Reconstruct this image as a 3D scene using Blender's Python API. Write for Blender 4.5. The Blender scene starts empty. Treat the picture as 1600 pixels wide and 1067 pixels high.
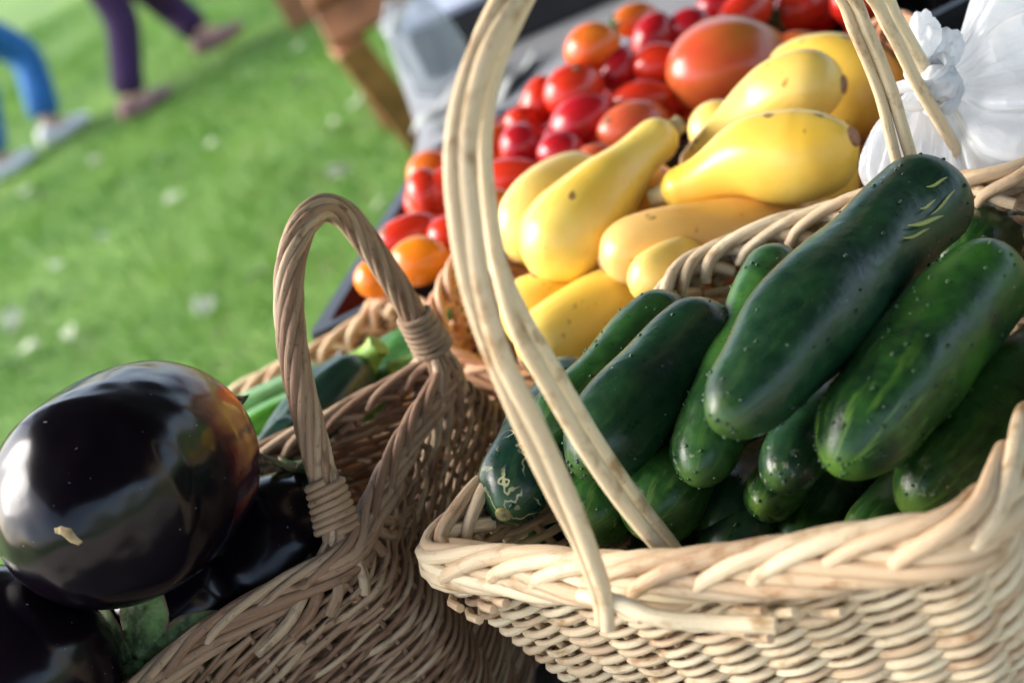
import bpy, math, random
import numpy as np
from mathutils import Vector, Matrix
random.seed(7); RNG = np.random.default_rng(7)
C = bpy.context.scene.collection
SC = bpy.context.scene
# ------------------------------------------------------------------ camera
F = 2222.0                       # focal length in photo pixels (1600 wide)
TH, RO = math.radians(26), math.radians(28)
CAMZ = 1.26
fw = np.array([0, math.cos(TH), -math.sin(TH)]); r0 = np.array([1., 0, 0]); u0 = np.array([0, math.sin(TH), math.cos(TH)])
cx = math.cos(RO)*r0 - math.sin(RO)*u0; cy = math.sin(RO)*r0 + math.cos(RO)*u0
CAM = np.array([0, 0, CAMZ])
cd = bpy.data.cameras.new('camera'); cam = bpy.data.objects.new('camera', cd); C.objects.link(cam)
M4 = Matrix(((cx[0], cy[0], -fw[0], 0), (cx[1], cy[1], -fw[1], 0), (cx[2], cy[2], -fw[2], CAMZ), (0, 0, 0, 1)))
cam.matrix_world = M4
cd.sensor_width = 36; cd.lens = 36*F/1600; cd.clip_start = 0.02; cd.clip_end = 2000
cd.dof.use_dof = True; cd.dof.focus_distance = 0.665; cd.dof.aperture_fstop = 5.6; cd.dof.aperture_blades = 0
SC.camera = cam
# ------------------------------------------------------------------ light
SUN_EL, SUN_AZ = math.radians(38), math.radians(-68)     # azimuth from +Y towards +X
w = bpy.data.worlds.new("World"); SC.world = w; w.use_nodes = True
nt = w.node_tree; bg = nt.nodes['Background']
sky = nt.nodes.new('ShaderNodeTexSky'); sky.sky_type = 'NISHITA'; sky.sun_disc = False
sky.sun_elevation = SUN_EL; sky.sun_rotation = SUN_AZ; sky.dust_density = 3; sky.air_density = 1.0; sky.ozone_density = 1.0
hs = nt.nodes.new('ShaderNodeHueSaturation'); hs.inputs['Saturation'].default_value = 0.85
nt.links.new(sky.outputs[0], hs.inputs['Color']); nt.links.new(hs.outputs[0], bg.inputs[0]); bg.inputs[1].default_value = 0.13
sd = bpy.data.lights.new('sun', 'SUN'); sd.energy = 1.45; sd.angle = math.radians(42); sd.color = (1, .985, .965)
sun = bpy.data.objects.new('sun', sd); C.objects.link(sun)
sv = Vector((math.sin(SUN_AZ)*math.cos(SUN_EL), math.cos(SUN_AZ)*math.cos(SUN_EL), math.sin(SUN_EL)))
sun.rotation_euler = sv.to_track_quat('Z', 'Y').to_euler(); sun.location = (-3, 1, 4)
SC.view_settings.view_transform = 'Standard'; SC.view_settings.look = 'None'; SC.view_settings.gamma = 1
SC.view_settings.exposure = 1.9
SC.render.engine = 'CYCLES'; SC.cycles.use_denoising = True; SC.cycles.max_bounces = 8; SC.cycles.transparent_max_bounces = 16

# ------------------------------------------------------------------ measuring helpers (photo pixel -> place)
def ray(px, py):
    dx, dy = px-800, py-533.5
    return fw + cx*(dx/F) - cy*(dy/F)
def P(px, py, d): return CAM + ray(px, py)*d                 # at depth d in front of the camera
def PZ(px, py, z):                                            # on the level plane z
    r = ray(px, py); return CAM + r*((z-CAMZ)/r[2])
def PV(px, py, a, b, off=0.0):                                # on the upright plane through a and b
    a = np.array(a, float); b = np.array(b, float); t = (b-a)[:2]; n = np.array([t[1], -t[0]])/np.hypot(*t)
    r = ray(px, py); s = ((a[:2]-CAM[:2])@n + off)/(r[:2]@n); return CAM + r*s
def catmull(pts, n, closed=False):
    p = np.array(pts, float); N = len(p)
    if closed: q = np.vstack([p[-1], p, p[0], p[1]]); seg = N
    else: q = np.vstack([2*p[0]-p[1], p, 2*p[-1]-p[-2]]); seg = N-1
    u = np.linspace(0, seg, n, endpoint=not closed); i = np.minimum(u.astype(int), seg-1); t = (u-i)[:, None]
    a, b, c, d = q[i], q[i+1], q[i+2], q[i+3]
    return .5*((2*b)+(-a+c)*t+(2*a-5*b+4*c-d)*t**2+(-a+3*b-3*c+d)*t**3)
def resample(p, n):
    d = np.r_[0, np.cumsum(np.linalg.norm(np.diff(p, axis=0), axis=1))]; u = np.linspace(0, d[-1], n)
    return np.stack([np.interp(u, d, p[:, k]) for k in range(p.shape[1])], 1)
def unit(v): return v/np.maximum(np.linalg.norm(v, axis=-1, keepdims=True), 1e-12)
def lump(p, seed, f=20, oct=2):                               # smooth vector noise made of sines
    g = np.random.default_rng(seed); o = np.zeros(len(p)); a = 1
    for k in range(oct):
        for j in range(5):
            d = unit(g.normal(size=3)); o += a*np.sin(p@d*f*(1+.5*g.random())+g.random()*6.28)/2.2
        f *= 2.1; a *= .5
    return o
# ------------------------------------------------------------------ mesh collector
class MB:
    def __init__(s): s.v = []; s.f = []; s.a = []; s.m = []; s.n = 0; s.nf = 0
    def add(s, v, f, a=None, mi=0):
        v = np.asarray(v, float); f = np.asarray(f)
        if a is None: a = np.zeros((len(v), 3))
        s.v.append(v); s.f.append((f+s.n, mi)); s.a.append(np.asarray(a, float)); s.n += len(v)
    def tube(s, p, r, m=8, tone=0., mi=0, cap=True, flat=1.0):
        p = np.asarray(p, float); n = len(p); r = np.broadcast_to(np.asarray(r, float), (n,))
        T = unit(np.gradient(p, axis=0)); up = np.array([0.13, .21, 1.]); U = np.zeros_like(p)
        u = up-T[0]*(up@T[0]); u /= np.linalg.norm(u)
        for i in range(n):
            u = u-T[i]*(u@T[i]); u /= max(np.linalg.norm(u), 1e-9); U[i] = u
        W = np.cross(T, U); th = np.arange(m)*2*math.pi/m
        ring = p[:, None]+r[:, None, None]*(np.cos(th)[None, :, None]*U[:, None]+flat*np.sin(th)[None, :, None]*W[:, None])
        L = np.r_[0, np.cumsum(np.linalg.norm(np.diff(p, axis=0), axis=1))]
        a = np.zeros((n, m, 3)); a[..., 0] = L[:, None]; a[..., 1] = (th/6.283)[None]; a[..., 2] = tone
        i, j = np.meshgrid(np.arange(n-1), np.arange(m), indexing='ij'); k = (j+1) % m
        f = np.stack([i*m+j, i*m+k, (i+1)*m+k, (i+1)*m+j], -1).reshape(-1, 4)
        s.add(ring.reshape(-1, 3), f, a.reshape(-1, 3), mi)
        if cap:
            for e, o in ((0, -1), (n-1, 1)):
                c = np.vstack([ring[e], p[e]+T[e]*o*r[e]*.35]); jj = np.arange(m)
                ff = np.stack([(jj+1) % m, jj, np.full(m, m)], 1) if o < 0 else np.stack([jj, (jj+1) % m, np.full(m, m)], 1)
                ca = np.zeros((m+1, 3)); ca[:, 0] = L[e]; ca[:, 2] = tone
                s.add(c, ff, ca, mi)
    def box(s, c, size, R=None, tone=0., mi=0):
        c = np.array(c, float); h = np.array(size)/2
        v = np.array([[x, y, z] for x in (-1, 1) for y in (-1, 1) for z in (-1, 1)])*h
        if R is not None: v = v@np.array(R).T
        f = [[0, 1, 3, 2], [4, 6, 7, 5], [0, 4, 5, 1], [2, 3, 7, 6], [0, 2, 6, 4], [1, 5, 7, 3]]
        s.add(v+c, f, np.c_[np.zeros((8, 2)), np.full(8, tone)], mi)
    def ball(s, c, r, R=None, nu=10, nv=14, mi=0, tone=0.):
        th = np.linspace(0, math.pi, nu+1); ph = np.arange(nv)*2*math.pi/nv
        g = np.stack([np.sin(th)[:, None]*np.cos(ph), np.sin(th)[:, None]*np.sin(ph), np.cos(th)[:, None]*np.ones(nv)], -1)*np.array(r)
        v = g.reshape(-1, 3)
        if R is not None: v = v@np.array(R).T
        i, j = np.meshgrid(np.arange(nu), np.arange(nv), indexing='ij'); k = (j+1) % nv
        s.add(v+np.array(c), np.stack([i*nv+j, (i+1)*nv+j, (i+1)*nv+k, i*nv+k], -1).reshape(-1, 4), np.full((len(v), 3), tone), mi)
    def build(s, name, mats, parent=None, smooth=True, loc=None):
        me = bpy.data.meshes.new(name); v = np.vstack(s.v)
        o = bpy.data.objects.new(name, me); C.objects.link(o)
        if not isinstance(mats, (list, tuple)): mats = [mats]
        if loc is not None and parent is None: v = v-np.array(loc); o.location = loc
        if parent is not None: o.parent = parent; v = v-np.array(root_loc(parent)); 
        nl = sum(f.size for f, _ in s.f); nf = sum(len(f) for f, _ in s.f)
        me.vertices.add(len(v)); me.vertices.foreach_set('co', v.ravel())
        me.loops.add(nl); me.loops.foreach_set('vertex_index', np.concatenate([f.ravel() for f, _ in s.f]).astype(np.int32))
        tot = np.concatenate([np.full(len(f), f.shape[1]) for f, _ in s.f]); st = np.r_[0, np.cumsum(tot)[:-1]]
        me.polygons.add(nf); me.polygons.foreach_set('loop_start', st.astype(np.int32)); me.polygons.foreach_set('loop_total', tot.astype(np.int32))
        me.polygons.foreach_set('material_index', np.concatenate([np.full(len(f), m) for f, m in s.f]).astype(np.int32))
        me.polygons.foreach_set('use_smooth', np.full(nf, smooth))
        at = me.attributes.new('rv', 'FLOAT_VECTOR', 'POINT'); at.data.foreach_set('vector', np.vstack(s.a).ravel())
        for m in mats: me.materials.append(m)
        me.update(calc_edges=True); me.validate()
        return o
LOC = {}
def root_loc(o):
    r = np.zeros(3)
    while o is not None: r = r+np.array(o.location); o = o.parent
    return r
def tag(o, label=None, cat=None, group=None, kind=None):
    for k, x in (('label', label), ('category', cat), ('group', group), ('kind', kind)):
        if x: o[k] = x
    return o
def empty(name, loc, label, cat, group=None):
    o = bpy.data.objects.new(name, None); C.objects.link(o); o.location = [float(x) for x in loc]; o.empty_display_size = .05
    return tag(o, label, cat, group)
# ------------------------------------------------------------------ materials
def newmat(name):
    m = bpy.data.materials.new(name); m.use_nodes = True; return m, m.node_tree, m.node_tree.nodes['Principled BSDF']
class N:
    def __init__(s, t): s.t = t
    def __call__(s, kind, **k):
        n = s.t.nodes.new('ShaderNode'+kind)
        for a, b in k.items():
            if a.startswith('i_'):
                key = a[2:]; key = int(key) if key.isdigit() else key.replace('_', ' ')
                if isinstance(b, bpy.types.NodeSocket): s.t.links.new(b, n.inputs[key])
                else: n.inputs[key].default_value = b
            else: setattr(n, a, b)
        return n
    def mix(s, f, a, b, bt='MIX'):
        n = s.t.nodes.new('ShaderNodeMix'); n.data_type = 'RGBA'; n.blend_type = bt
        for i, x in ((0, f), (6, a), (7, b)):
            if isinstance(x, bpy.types.NodeSocket): s.t.links.new(x, n.inputs[i])
            else: n.inputs[i].default_value = x if i == 0 else (*x, 1)
        return n.outputs[2]
    def ramp(s, f, lo, hi):
        n = s('MapRange', i_0=f, i_1=lo, i_2=hi); n.clamp = True; return n.outputs[0]
    def noise(s, vec, scale, detail=3, rough=.5):
        return s('TexNoise', i_Vector=vec, i_Scale=scale, i_Detail=detail, i_Roughness=rough).outputs[0]
    def link(s, a, b): s.t.links.new(a, b)
    def math(s, op, a, b=0.5):
        return s('Math', operation=op, i_0=a, i_1=b).outputs[0]
def plain(name, col, rough=.5, spec=.5, var=.15, scale=30, bump=0, metallic=0, coat=0):
    m, t, b = newmat(name); n = N(t); tc = n('TexCoord').outputs['Object']
    nz = n.noise(tc, scale, 4)
    c = n.mix(n.ramp(nz, .3, .7), tuple(x*(1-var) for x in col), tuple(min(1, x*(1+var)) for x in col))
    n.link(c, b.inputs['Base Color']); b.inputs['Roughness'].default_value = rough; b.inputs['Specular IOR Level'].default_value = spec
    b.inputs['Metallic'].default_value = metallic; b.inputs['Coat Weight'].default_value = coat
    if bump: n.link(n('Bump', i_Strength=bump, i_Distance=.002, i_Height=nz).outputs[0], b.inputs['Normal'])
    return m
def wicker(name, dark, mid, light, rough=.6, spot=0.5, tv=.5):
    m, t, b = newmat(name); n = N(t)
    at = n('Attribute', attribute_name='rv'); sep = n('SeparateXYZ', i_0=at.outputs['Vector'])
    tone = sep.outputs[2]
    vec = n('CombineXYZ', i_0=n.math('MULTIPLY', sep.outputs[0], 28.), i_1=n.math('MULTIPLY', sep.outputs[1], 9.), i_2=n.math('MULTIPLY', tone, 57.)).outputs[0]
    g = n.noise(vec, 1.6, 5, .65)
    vec2 = n('CombineXYZ', i_0=n.math('MULTIPLY', sep.outputs[0], 60.), i_1=n.math('MULTIPLY', sep.outputs[1], 2.), i_2=n.math('MULTIPLY', tone, 91.)).outputs[0]
    g2 = n.noise(vec2, 1.0, 3, .6)
    c = n.mix(n.ramp(n.math('ADD', n.math('MULTIPLY', g, .7), n.math('MULTIPLY', tone, .5*tv+.1)), .3, .85), mid, light)
    c = n.mix(n.ramp(n.math('MULTIPLY', g2, 1.), .54, .72), c, dark)
    # small knots and dirt specks
    tc = n('TexCoord').outputs['Object']
    sp = n.noise(tc, 420, 2, .5); c = n.mix(n.math('MULTIPLY', n.ramp(sp, .66, .72), spot), c, tuple(x*.35 for x in dark))
    hue = n('HueSaturation', i_Hue=n.math('ADD', n.math('MULTIPLY', tone, .02), .49), i_Saturation=n.math('ADD', n.math('MULTIPLY', tone, -.2*tv), 1.10), i_Value=n.math('ADD', n.math('MULTIPLY', tone, .34*tv), .98-.17*tv), i_Color=c)
    n.link(hue.outputs[0], b.inputs['Base Color']); b.inputs['Roughness'].default_value = rough; b.inputs['Specular IOR Level'].default_value = .35
    n.link(n('Bump', i_Strength=.8, i_Distance=.0010, i_Height=n.math('ADD', g, n.math('MULTIPLY', g2, .6))).outputs[0], b.inputs['Normal'])
    return m
M = {}
M['grey_wicker'] = wicker('grey_wicker', (.10, .055, .030), (.235, .145, .088), (.40, .275, .18), .65, .5, .8)
M['cream_wicker'] = wicker('cream_wicker', (.40, .24, .12), (.64, .47, .29), (.82, .68, .49), .5, .2)
M['cream_handle'] = wicker('cream_handle', (.36, .22, .11), (.66, .50, .31), (.80, .67, .47), .45, .25)
M['salmon_wicker'] = wicker('salmon_wicker', (.42, .18, .09), (.62, .33, .19), (.78, .5, .33), .5, .2)
M['tan_wicker'] = wicker('tan_wicker', (.45, .27, .15), (.68, .47, .29), (.85, .68, .46), .55, .2)

# ------------------------------------------------------------------ wicker baskets
class Loop:
    def __init__(s, pts, n=1200):
        c = catmull(pts, 4000, True); c = np.vstack([c, c[0]]); c = resample(c, n+1)
        s.n = n; s.c = c[:-1]; s.L = np.linalg.norm(np.diff(c, axis=0), axis=1).sum(); s.G = s.c.mean(0)
        t = np.roll(s.c, -3, 0)-np.roll(s.c, 3, 0); t[:, 2] = 0; t = unit(t); s.nrm = np.stack([t[:, 1], -t[:, 0], 0*t[:, 0]], 1)
        if ((s.c-s.G)*s.nrm).sum() < 0: s.nrm = -s.nrm
        sm = np.zeros_like(s.nrm)
        for k in range(-12, 13): sm += np.roll(s.nrm, k, 0)
        s.nrm = unit(sm)
    def at(s, q):                                    # q: arc length (any), returns point and outward normal
        u = (np.asarray(q)/s.L % 1)*s.n; i = u.astype(int) % s.n; j = (i+1) % s.n; f = (u-np.floor(u))[:, None]
        return s.c[i]*(1-f)+s.c[j]*f, unit(s.nrm[i]*(1-f)+s.nrm[j]*f)
def basket(label, cat, pts, zbot, kfun, w_, m_, dlt, rr, amp, br, mat, group, grow=1., tips=40, top_in=.012, seed=1, flip=1):
    """kfun(t): plan scale at height t; weave of slanting rods round upright stakes, rolled border of rods"""
    g = np.random.default_rng(seed); lp = Loop(pts)
    root = empty('wicker_basket', (lp.G[0], lp.G[1], zbot), label, cat, group)
    Ns = int(round(lp.L/w_)); Ns += Ns % 2; w = lp.L/Ns; R = Ns*m_
    def S(q, t, off=0.):
        c, n = lp.at(q); k = np.asarray(kfun(t))[:, None]; p = lp.G+(c-lp.G)*k; p[:, 2] = zbot+(c[:, 2]-top_in-zbot)*t
        return p+n*np.asarray(off)[..., None]
    hgt = lp.c[:, 2].mean()-zbot; K = hgt/(dlt*m_)
    mb = MB(); ns = 8
    for r in range(R):
        s0 = r*w/m_; ku = np.linspace(0, K, int(K*ns)+1)
        q = s0+ku*w; t = ku/K
        j = q/w; off = amp*np.cos(math.pi*j)*(1 if r % 2 else -1)
        off = np.sign(off)*amp*np.abs(np.cos(math.pi*j))**.75
        jit = (g.random()-.5)*.0012
        p = S(q*flip, np.clip(t+(jit+.0007*np.sin(ku*2.1+g.random()*6))/hgt, 0, 1.02), off)
        rad = rr*(.78+.4*g.random())*(1+.08*np.sin(ku*1.3+r))
        mb.tube(p, rad, 7, g.random(), flat=.92)
    for j in range(Ns):
        t = np.linspace(0, 1.02, 14); mb.tube(S(np.full(14, (j)*w)*flip, t, np.full(14, -.0006)), rr*.95, 6, g.random()*.3)
    mb.build('wall', mat, root)
    b = MB()
    kk = np.array([-.3, .1, .5, 1.1, 1.9, 2.7, 3.2]); nn = np.array([-.9, -.4, .5, 1.15, 1.5, 1.3, .2]); zz = np.array([-1.4, -.1, .35, -.1, -1.0, -2.0, -2.6])
    k2 = np.array([-.12, -.1, .0, .55, 1.3, 2.0, 2.3]); n2 = np.array([.3, 1.0, 1.35, 1.0, .1, -.9, -1.1]); z2 = np.array([-1.7, -1.1, -.2, .95, 1.25, .5, -.9])
    for j in range(Ns):
        for (ka, na, za, ph) in ((kk, nn, zz, 0), (k2, n2, z2, .5)):
            c = catmull(np.stack([ka, na, za], 1), 30)
            q = (j+ph)*w+c[:, 0]*w*grow+(g.random()-.5)*w*.16; p, n = lp.at(q*flip)
            sc = br*(.92+.2*g.random())
            p = p+n*(c[:, 1]*sc*1.05)[:, None]; p[:, 2] += c[:, 2]*sc*1.05+(g.random()-.5)*.0012
            rad = sc*.67*np.interp(np.arange(30), [0, 4, 22, 29], [.9, 1, 1, .8])
            b.tube(p, rad, 9, g.random(), flat=.95)
    for j in range(tips):
        q = g.random()*lp.L+np.array([0, .006, .015]); p, n = lp.at(q*flip); off = amp+rr*(.5+g.random()); z = -.016-.02*g.random()
        p = p+n*np.array([off-.004, off, off+.004])[:, None]; p[:, 2] += z+np.array([-.002, 0, .003]); b.tube(p, rr*.95, 7, g.random())
    b.build('rim_border', mat, root)
    fb = MB(); q = np.linspace(0, lp.L, 60, endpoint=False)
    for i, k in enumerate(np.linspace(.06, 1, 26)):
        p = S(q*flip, np.zeros(60)); p = lp.G*[1, 1, 0]+(p-lp.G*[1, 1, 0])*[k, k, 1]; p[:, 2] = zbot+.004+.0015*np.cos(np.arange(60)*math.pi+i*math.pi)
        fb.tube(np.vstack([p, p[0]]), rr, 5, g.random(), cap=False)
    for a in range(16):
        qa = np.array([a/16*lp.L]); e, _ = lp.at(qa); k = kfun(np.zeros(1))[0]; e = lp.G+(e[0]-lp.G)*k; e[2] = zbot+.004; c0 = lp.G.copy(); c0[2] = zbot+.004
        fb.tube(np.array([c0, (c0+e)/2, e]), rr, 5, .3)
    fb.build('base', mat, root)
    return root, lp, S
ZT = .74                                              # table top
# cream basket
RZ = .91
def rimpt(px, py, z=RZ): return PZ(px, py, z)
cream_pts = [rimpt(682, 868), rimpt(800, 878), rimpt(960, 892), rimpt(1150, 880), rimpt(1330, 855, RZ+.002), rimpt(1490, 826, RZ+.003), rimpt(1562, 760, RZ+.003), rimpt(1625, 650),
             (.238, .50, RZ), (.298, .572, RZ), (.300, .612, RZ), rimpt(1600, 285), rimpt(1480, 300), rimpt(1350, 325), rimpt(1200, 375), rimpt(1090, 422), rimpt(1010, 520), rimpt(870, 670), rimpt(740, 800)]
cream, lpC, SC_ = basket('cream peeled willow basket with tall hoop handle, heaped with cucumbers', 'basket', cream_pts, ZT+.003,
    lambda t: .72+.28*np.asarray(t)**.8, .027, 2, .0042, .0023, .0034, .0052, M['cream_wicker'], 'wicker baskets of vegetables', seed=3, grow=1.25)
# grey basket
def grim(px, py, z=RZ): return PZ(px, py, z)
grey_pts = [(-.415, .60, RZ), (-.355, .552, RZ), (-.29, .556, RZ), grim(215, 1075), grim(320, 990), grim(430, 925), grim(540, 862), grim(572, 800), grim(610, 725), grim(650, 655), grim(692, 588),
            grim(672, 577), grim(600, 612), grim(505, 664), (-.2, .742, RZ), (-.34, .742, RZ), (-.41, .72, RZ), (-.435, .66, RZ)]
grey, lpG, SG_ = basket('weathered grey-brown willow basket with twisted rope handle, holding aubergines', 'basket', grey_pts, ZT+.003,
    lambda t: 1.02+.10*np.sin(math.pi*np.clip(np.asarray(t), 0, 1)*.9)-.02*np.asarray(t), .026, 2, .0034, .0017, .0023, .0037, M['grey_wicker'], 'wicker baskets of vegetables', seed=5, grow=1.3, tips=70)
# squash basket
sq_pts = [(-.035, .805, RZ-.035), (.03, .768, RZ-.07), (.13, .757, RZ-.085), (.22, .762, RZ-.07), (.295, .79, RZ-.02), (.318, .83, RZ), (.312, .875, RZ), (.25, .895, RZ-.03), (.13, .90, RZ-.07), (.02, .875, RZ-.01), (-.025, .845, RZ-.01)]
squashb, lpS, SS_ = basket('salmon-tinted willow basket heaped with yellow squash', 'basket', sq_pts, ZT+.003,
    lambda t: .92+.12*np.sin(math.pi*np.clip(np.asarray(t), 0, 1)*.85), .022, 2, .0032, .0021, .0028, .0040, M['salmon_wicker'], 'wicker baskets of vegetables', seed=8, tips=20)
# zucchini basket
ZZ = .862
z_pts = [(-.33, .785, ZZ), (-.2, .778, ZZ), (-.075, .785, ZZ), (-.052, .83, ZZ), (-.048, .93, ZZ), (-.075, .958, ZZ+.004), PZ(560, 515, ZZ), PZ(370, 622, ZZ), (-.33, .955, ZZ), (-.36, .88, ZZ)]
zb, lpZ, SZ_ = basket('low tan willow basket of courgettes behind the grey basket', 'basket', z_pts, ZT+.003,
    lambda t: .86+.14*np.asarray(t), .022, 2, .0034, .0023, .0028, .0046, M['tan_wicker'], 'wicker baskets of vegetables', seed=9, tips=20)

# handles -------------------------------------------------------------
def frames(p):
    T = unit(np.gradient(p, axis=0)); U = np.zeros_like(p); u = np.array([.3, .2, 1.]); u -= T[0]*(u@T[0]); u /= np.linalg.norm(u)
    for i in range(len(p)): u = u-T[i]*(u@T[i]); u /= np.linalg.norm(u); U[i] = u
    return T, U, np.cross(T, U)
gf1, gf2 = PZ(532, 850, RZ), PZ(692, 572, RZ)
arch = [PV(x, y, gf1, gf2) for x, y in ((532, 850), (520, 800), (500, 730), (477, 640), (460, 560), (452, 480), (455, 410), (472, 355), (503, 325), (540, 338), (578, 385), (615, 440), (650, 498), (678, 545), (695, 580))]
ap = resample(catmull(arch, 400), 260); T, U, W = frames(ap); L = np.r_[0, np.cumsum(np.linalg.norm(np.diff(ap, axis=0), axis=1))]
hm = MB(); g = np.random.default_rng(4)
hr = np.interp(L/L[-1], [0, .08, .2, .5, .8, .93, 1], [1.15, .95, 1, .98, .98, 1.0, 1.25])
for k in range(9):
    th = 2*math.pi*k/9+L*2*math.pi/.135; R_ = .0053*hr
    hm.tube(ap+(np.cos(th)*R_)[:, None]*U+(np.sin(th)*R_)[:, None]*W, .00235*(.9+.2*g.random())*(1+.06*np.sin(L*90+k*2)), 8, g.random())
hm.tube(ap, .0045, 6, .2)
hroot = hm.build('handle', M['grey_wicker'], grey)
def coil(path_l, l0, l1, turns, R_, r_, mb, tl=0.0):
    n = turns*26; l = np.linspace(l0, l1, n); c = np.stack([np.interp(l, L, ap[:, k]) for k in range(3)], 1)
    u = np.stack([np.interp(l, L, U[:, k]) for k in range(3)], 1); wv = np.stack([np.interp(l, L, W[:, k]) for k in range(3)], 1)
    th = np.linspace(0, turns*2*math.pi, n); q = c+(np.cos(th)*R_)[:, None]*u+(np.sin(th)*R_)[:, None]*wv
    tt = np.interp(l, L, np.arange(len(L))).astype(int); q += T[tt]*(.0015*np.sin(th+1))[:, None]
    mb.tube(q, r_, 7, .5+.2*g.random())
for (a, b2) in ((L[-1]*0+.006, .032), (L[-1]-.040, L[-1]-.014)):
    wr = MB(); n = 7*26; l = np.linspace(a, b2, n); rr_ = np.interp(l, [a, b2], [.0100, .0085] if a < .1 else [.0087, .0105])
    coil(None, a, b2, 7, rr_, .0020, wr)
    wr.build('binding', M['grey_wicker'], hroot)
fan = MB()
for ft, side in ((gf1, 0), (gf2, 1)):
    # rods that run from the binding down into the border
    q0 = min(range(lpG.n), key=lambda i: np.linalg.norm(lpG.c[i]-ft))*lpG.L/lpG.n
    for k, dq in enumerate((-.045, -.032, -.018, -.006, .008, .02, .034)):
        top = np.array([np.interp(.008 if side == 0 else L[-1]-.016, L, ap[:, i]) for i in range(3)])
        e, n = lpG.at(np.array([q0+dq])); e = e[0]+n[0]*.006; e[2] -= .010+.006*g.random(); m_ = (top+e)/2+n[0]*.004; m_[2] += .002
        e2, n2_ = lpG.at(np.array([q0+dq*1.5])); e2 = e2[0]+n2_[0]*.005; e2[2] -= .022
        fan.tube(catmull([top, m_, e, e2], 16), .0030, 8, g.random())
fan.build('handle_root', M['grey_wicker'], hroot)

# cream hoop handle
Fp, Kp = PZ(995, 905, RZ), PZ(1475, 300, RZ)
tdir = unit((Kp-Fp)*[1, 1, 0])
def top3(a, z, off=0.): n = np.array([tdir[1], -tdir[0], 0]); return np.array([Fp[0], Fp[1], RZ])+tdir*a+np.array([0, 0, z])+n*off
def hoop(front, back, peak, offf=0., offb=0.):
    return [PV(x, y, Fp, Kp, offf) for x, y in front]+[top3(a, z, o) for a, z, o in peak]+[PV(x, y, Fp, Kp, offb) for x, y in back]
rods = [
 (hoop([(938, 975), (934, 935), (905, 850), (862, 765), (818, 672), (770, 560), (732, 450), (712, 340), (706, 240), (722, 140), (760, 45)], [(1296, -30), (1335, 50), (1372, 140), (1393, 220), (1412, 300), (1420, 340)], [(.10, .236, 0), (.16, .243, 0), (.215, .205, 0)]), .0036),
 (hoop([(950, 985), (945, 930), (912, 835), (872, 740), (830, 650), (786, 560), (755, 460), (738, 350), (730, 240), (744, 140), (782, 45)], [(1312, -30), (1356, 50), (1392, 140), (1410, 200), (1436, 290), (1450, 345)], [(.105, .228, .002), (.16, .236, .002), (.21, .20, .002)], .004, .004), .0042),
 (hoop([(1112, 925), (1060, 885), (985, 800), (915, 700), (850, 590), (802, 500), (776, 400), (762, 310), (756, 230), (766, 140), (802, 40)], [(1336, -30), (1390, 45), (1433, 130), (1480, 210), (1515, 275), (1558, 360), (1566, 372)], [(.11, .226, -.004), (.16, .230, -.004), (.205, .202, -.004)], -.003, -.006), .0040),
 (hoop([(1090, 905), (1052, 855), (1000, 790), (930, 690), (868, 585), (812, 490), (768, 390), (745, 310), (722, 210), (738, 110), (776, 10)], [(1356, -30), (1400, 30), (1440, 100), (1492, 185), (1535, 262), (1580, 350), (1588, 365)], [(.115, .232, -.006), (.165, .236, -.006), (.21, .206, -.006)], -.010, -.010), .0044)]
ch = MB()
for i, (pp, rad) in enumerate(rods):
    q = resample(catmull(pp, 600), 240); u = np.linspace(0, 1, 240)
    ch.tube(q, rad*.9*np.interp(u, [0, .04, .12, .4, 1], [.75, .95, 1.05, 1.0, 1.0]), 12, .3+.2*i, flat=.85)
chr_ = ch.build('handle', M['cream_handle'], cream)
st = MB(); q = catmull([P(905, 928, .568), P(960, 940, .560), P(1030, 965, .553), P(1120, 973, .548), P(1212, 976, .540)], 40)
st.tube(q, np.interp(np.linspace(0, 1, 40), [0, .3, 1], [.0030, .0037, .0036]), 12, .9); st.build('loose_rod', M['cream_wicker'], cream); st = MB()
q = catmull([P(668, 850, .672), P(700, 850, .655), P(780, 862, .645), P(860, 880, .63)], 30); st.tube(q, np.interp(np.linspace(0, 1, 30), [0, .15, 1], [.0024, .0036, .0036]), 12, .4)
st.build('loose_rod', M['cream_wicker'], cream)

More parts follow.
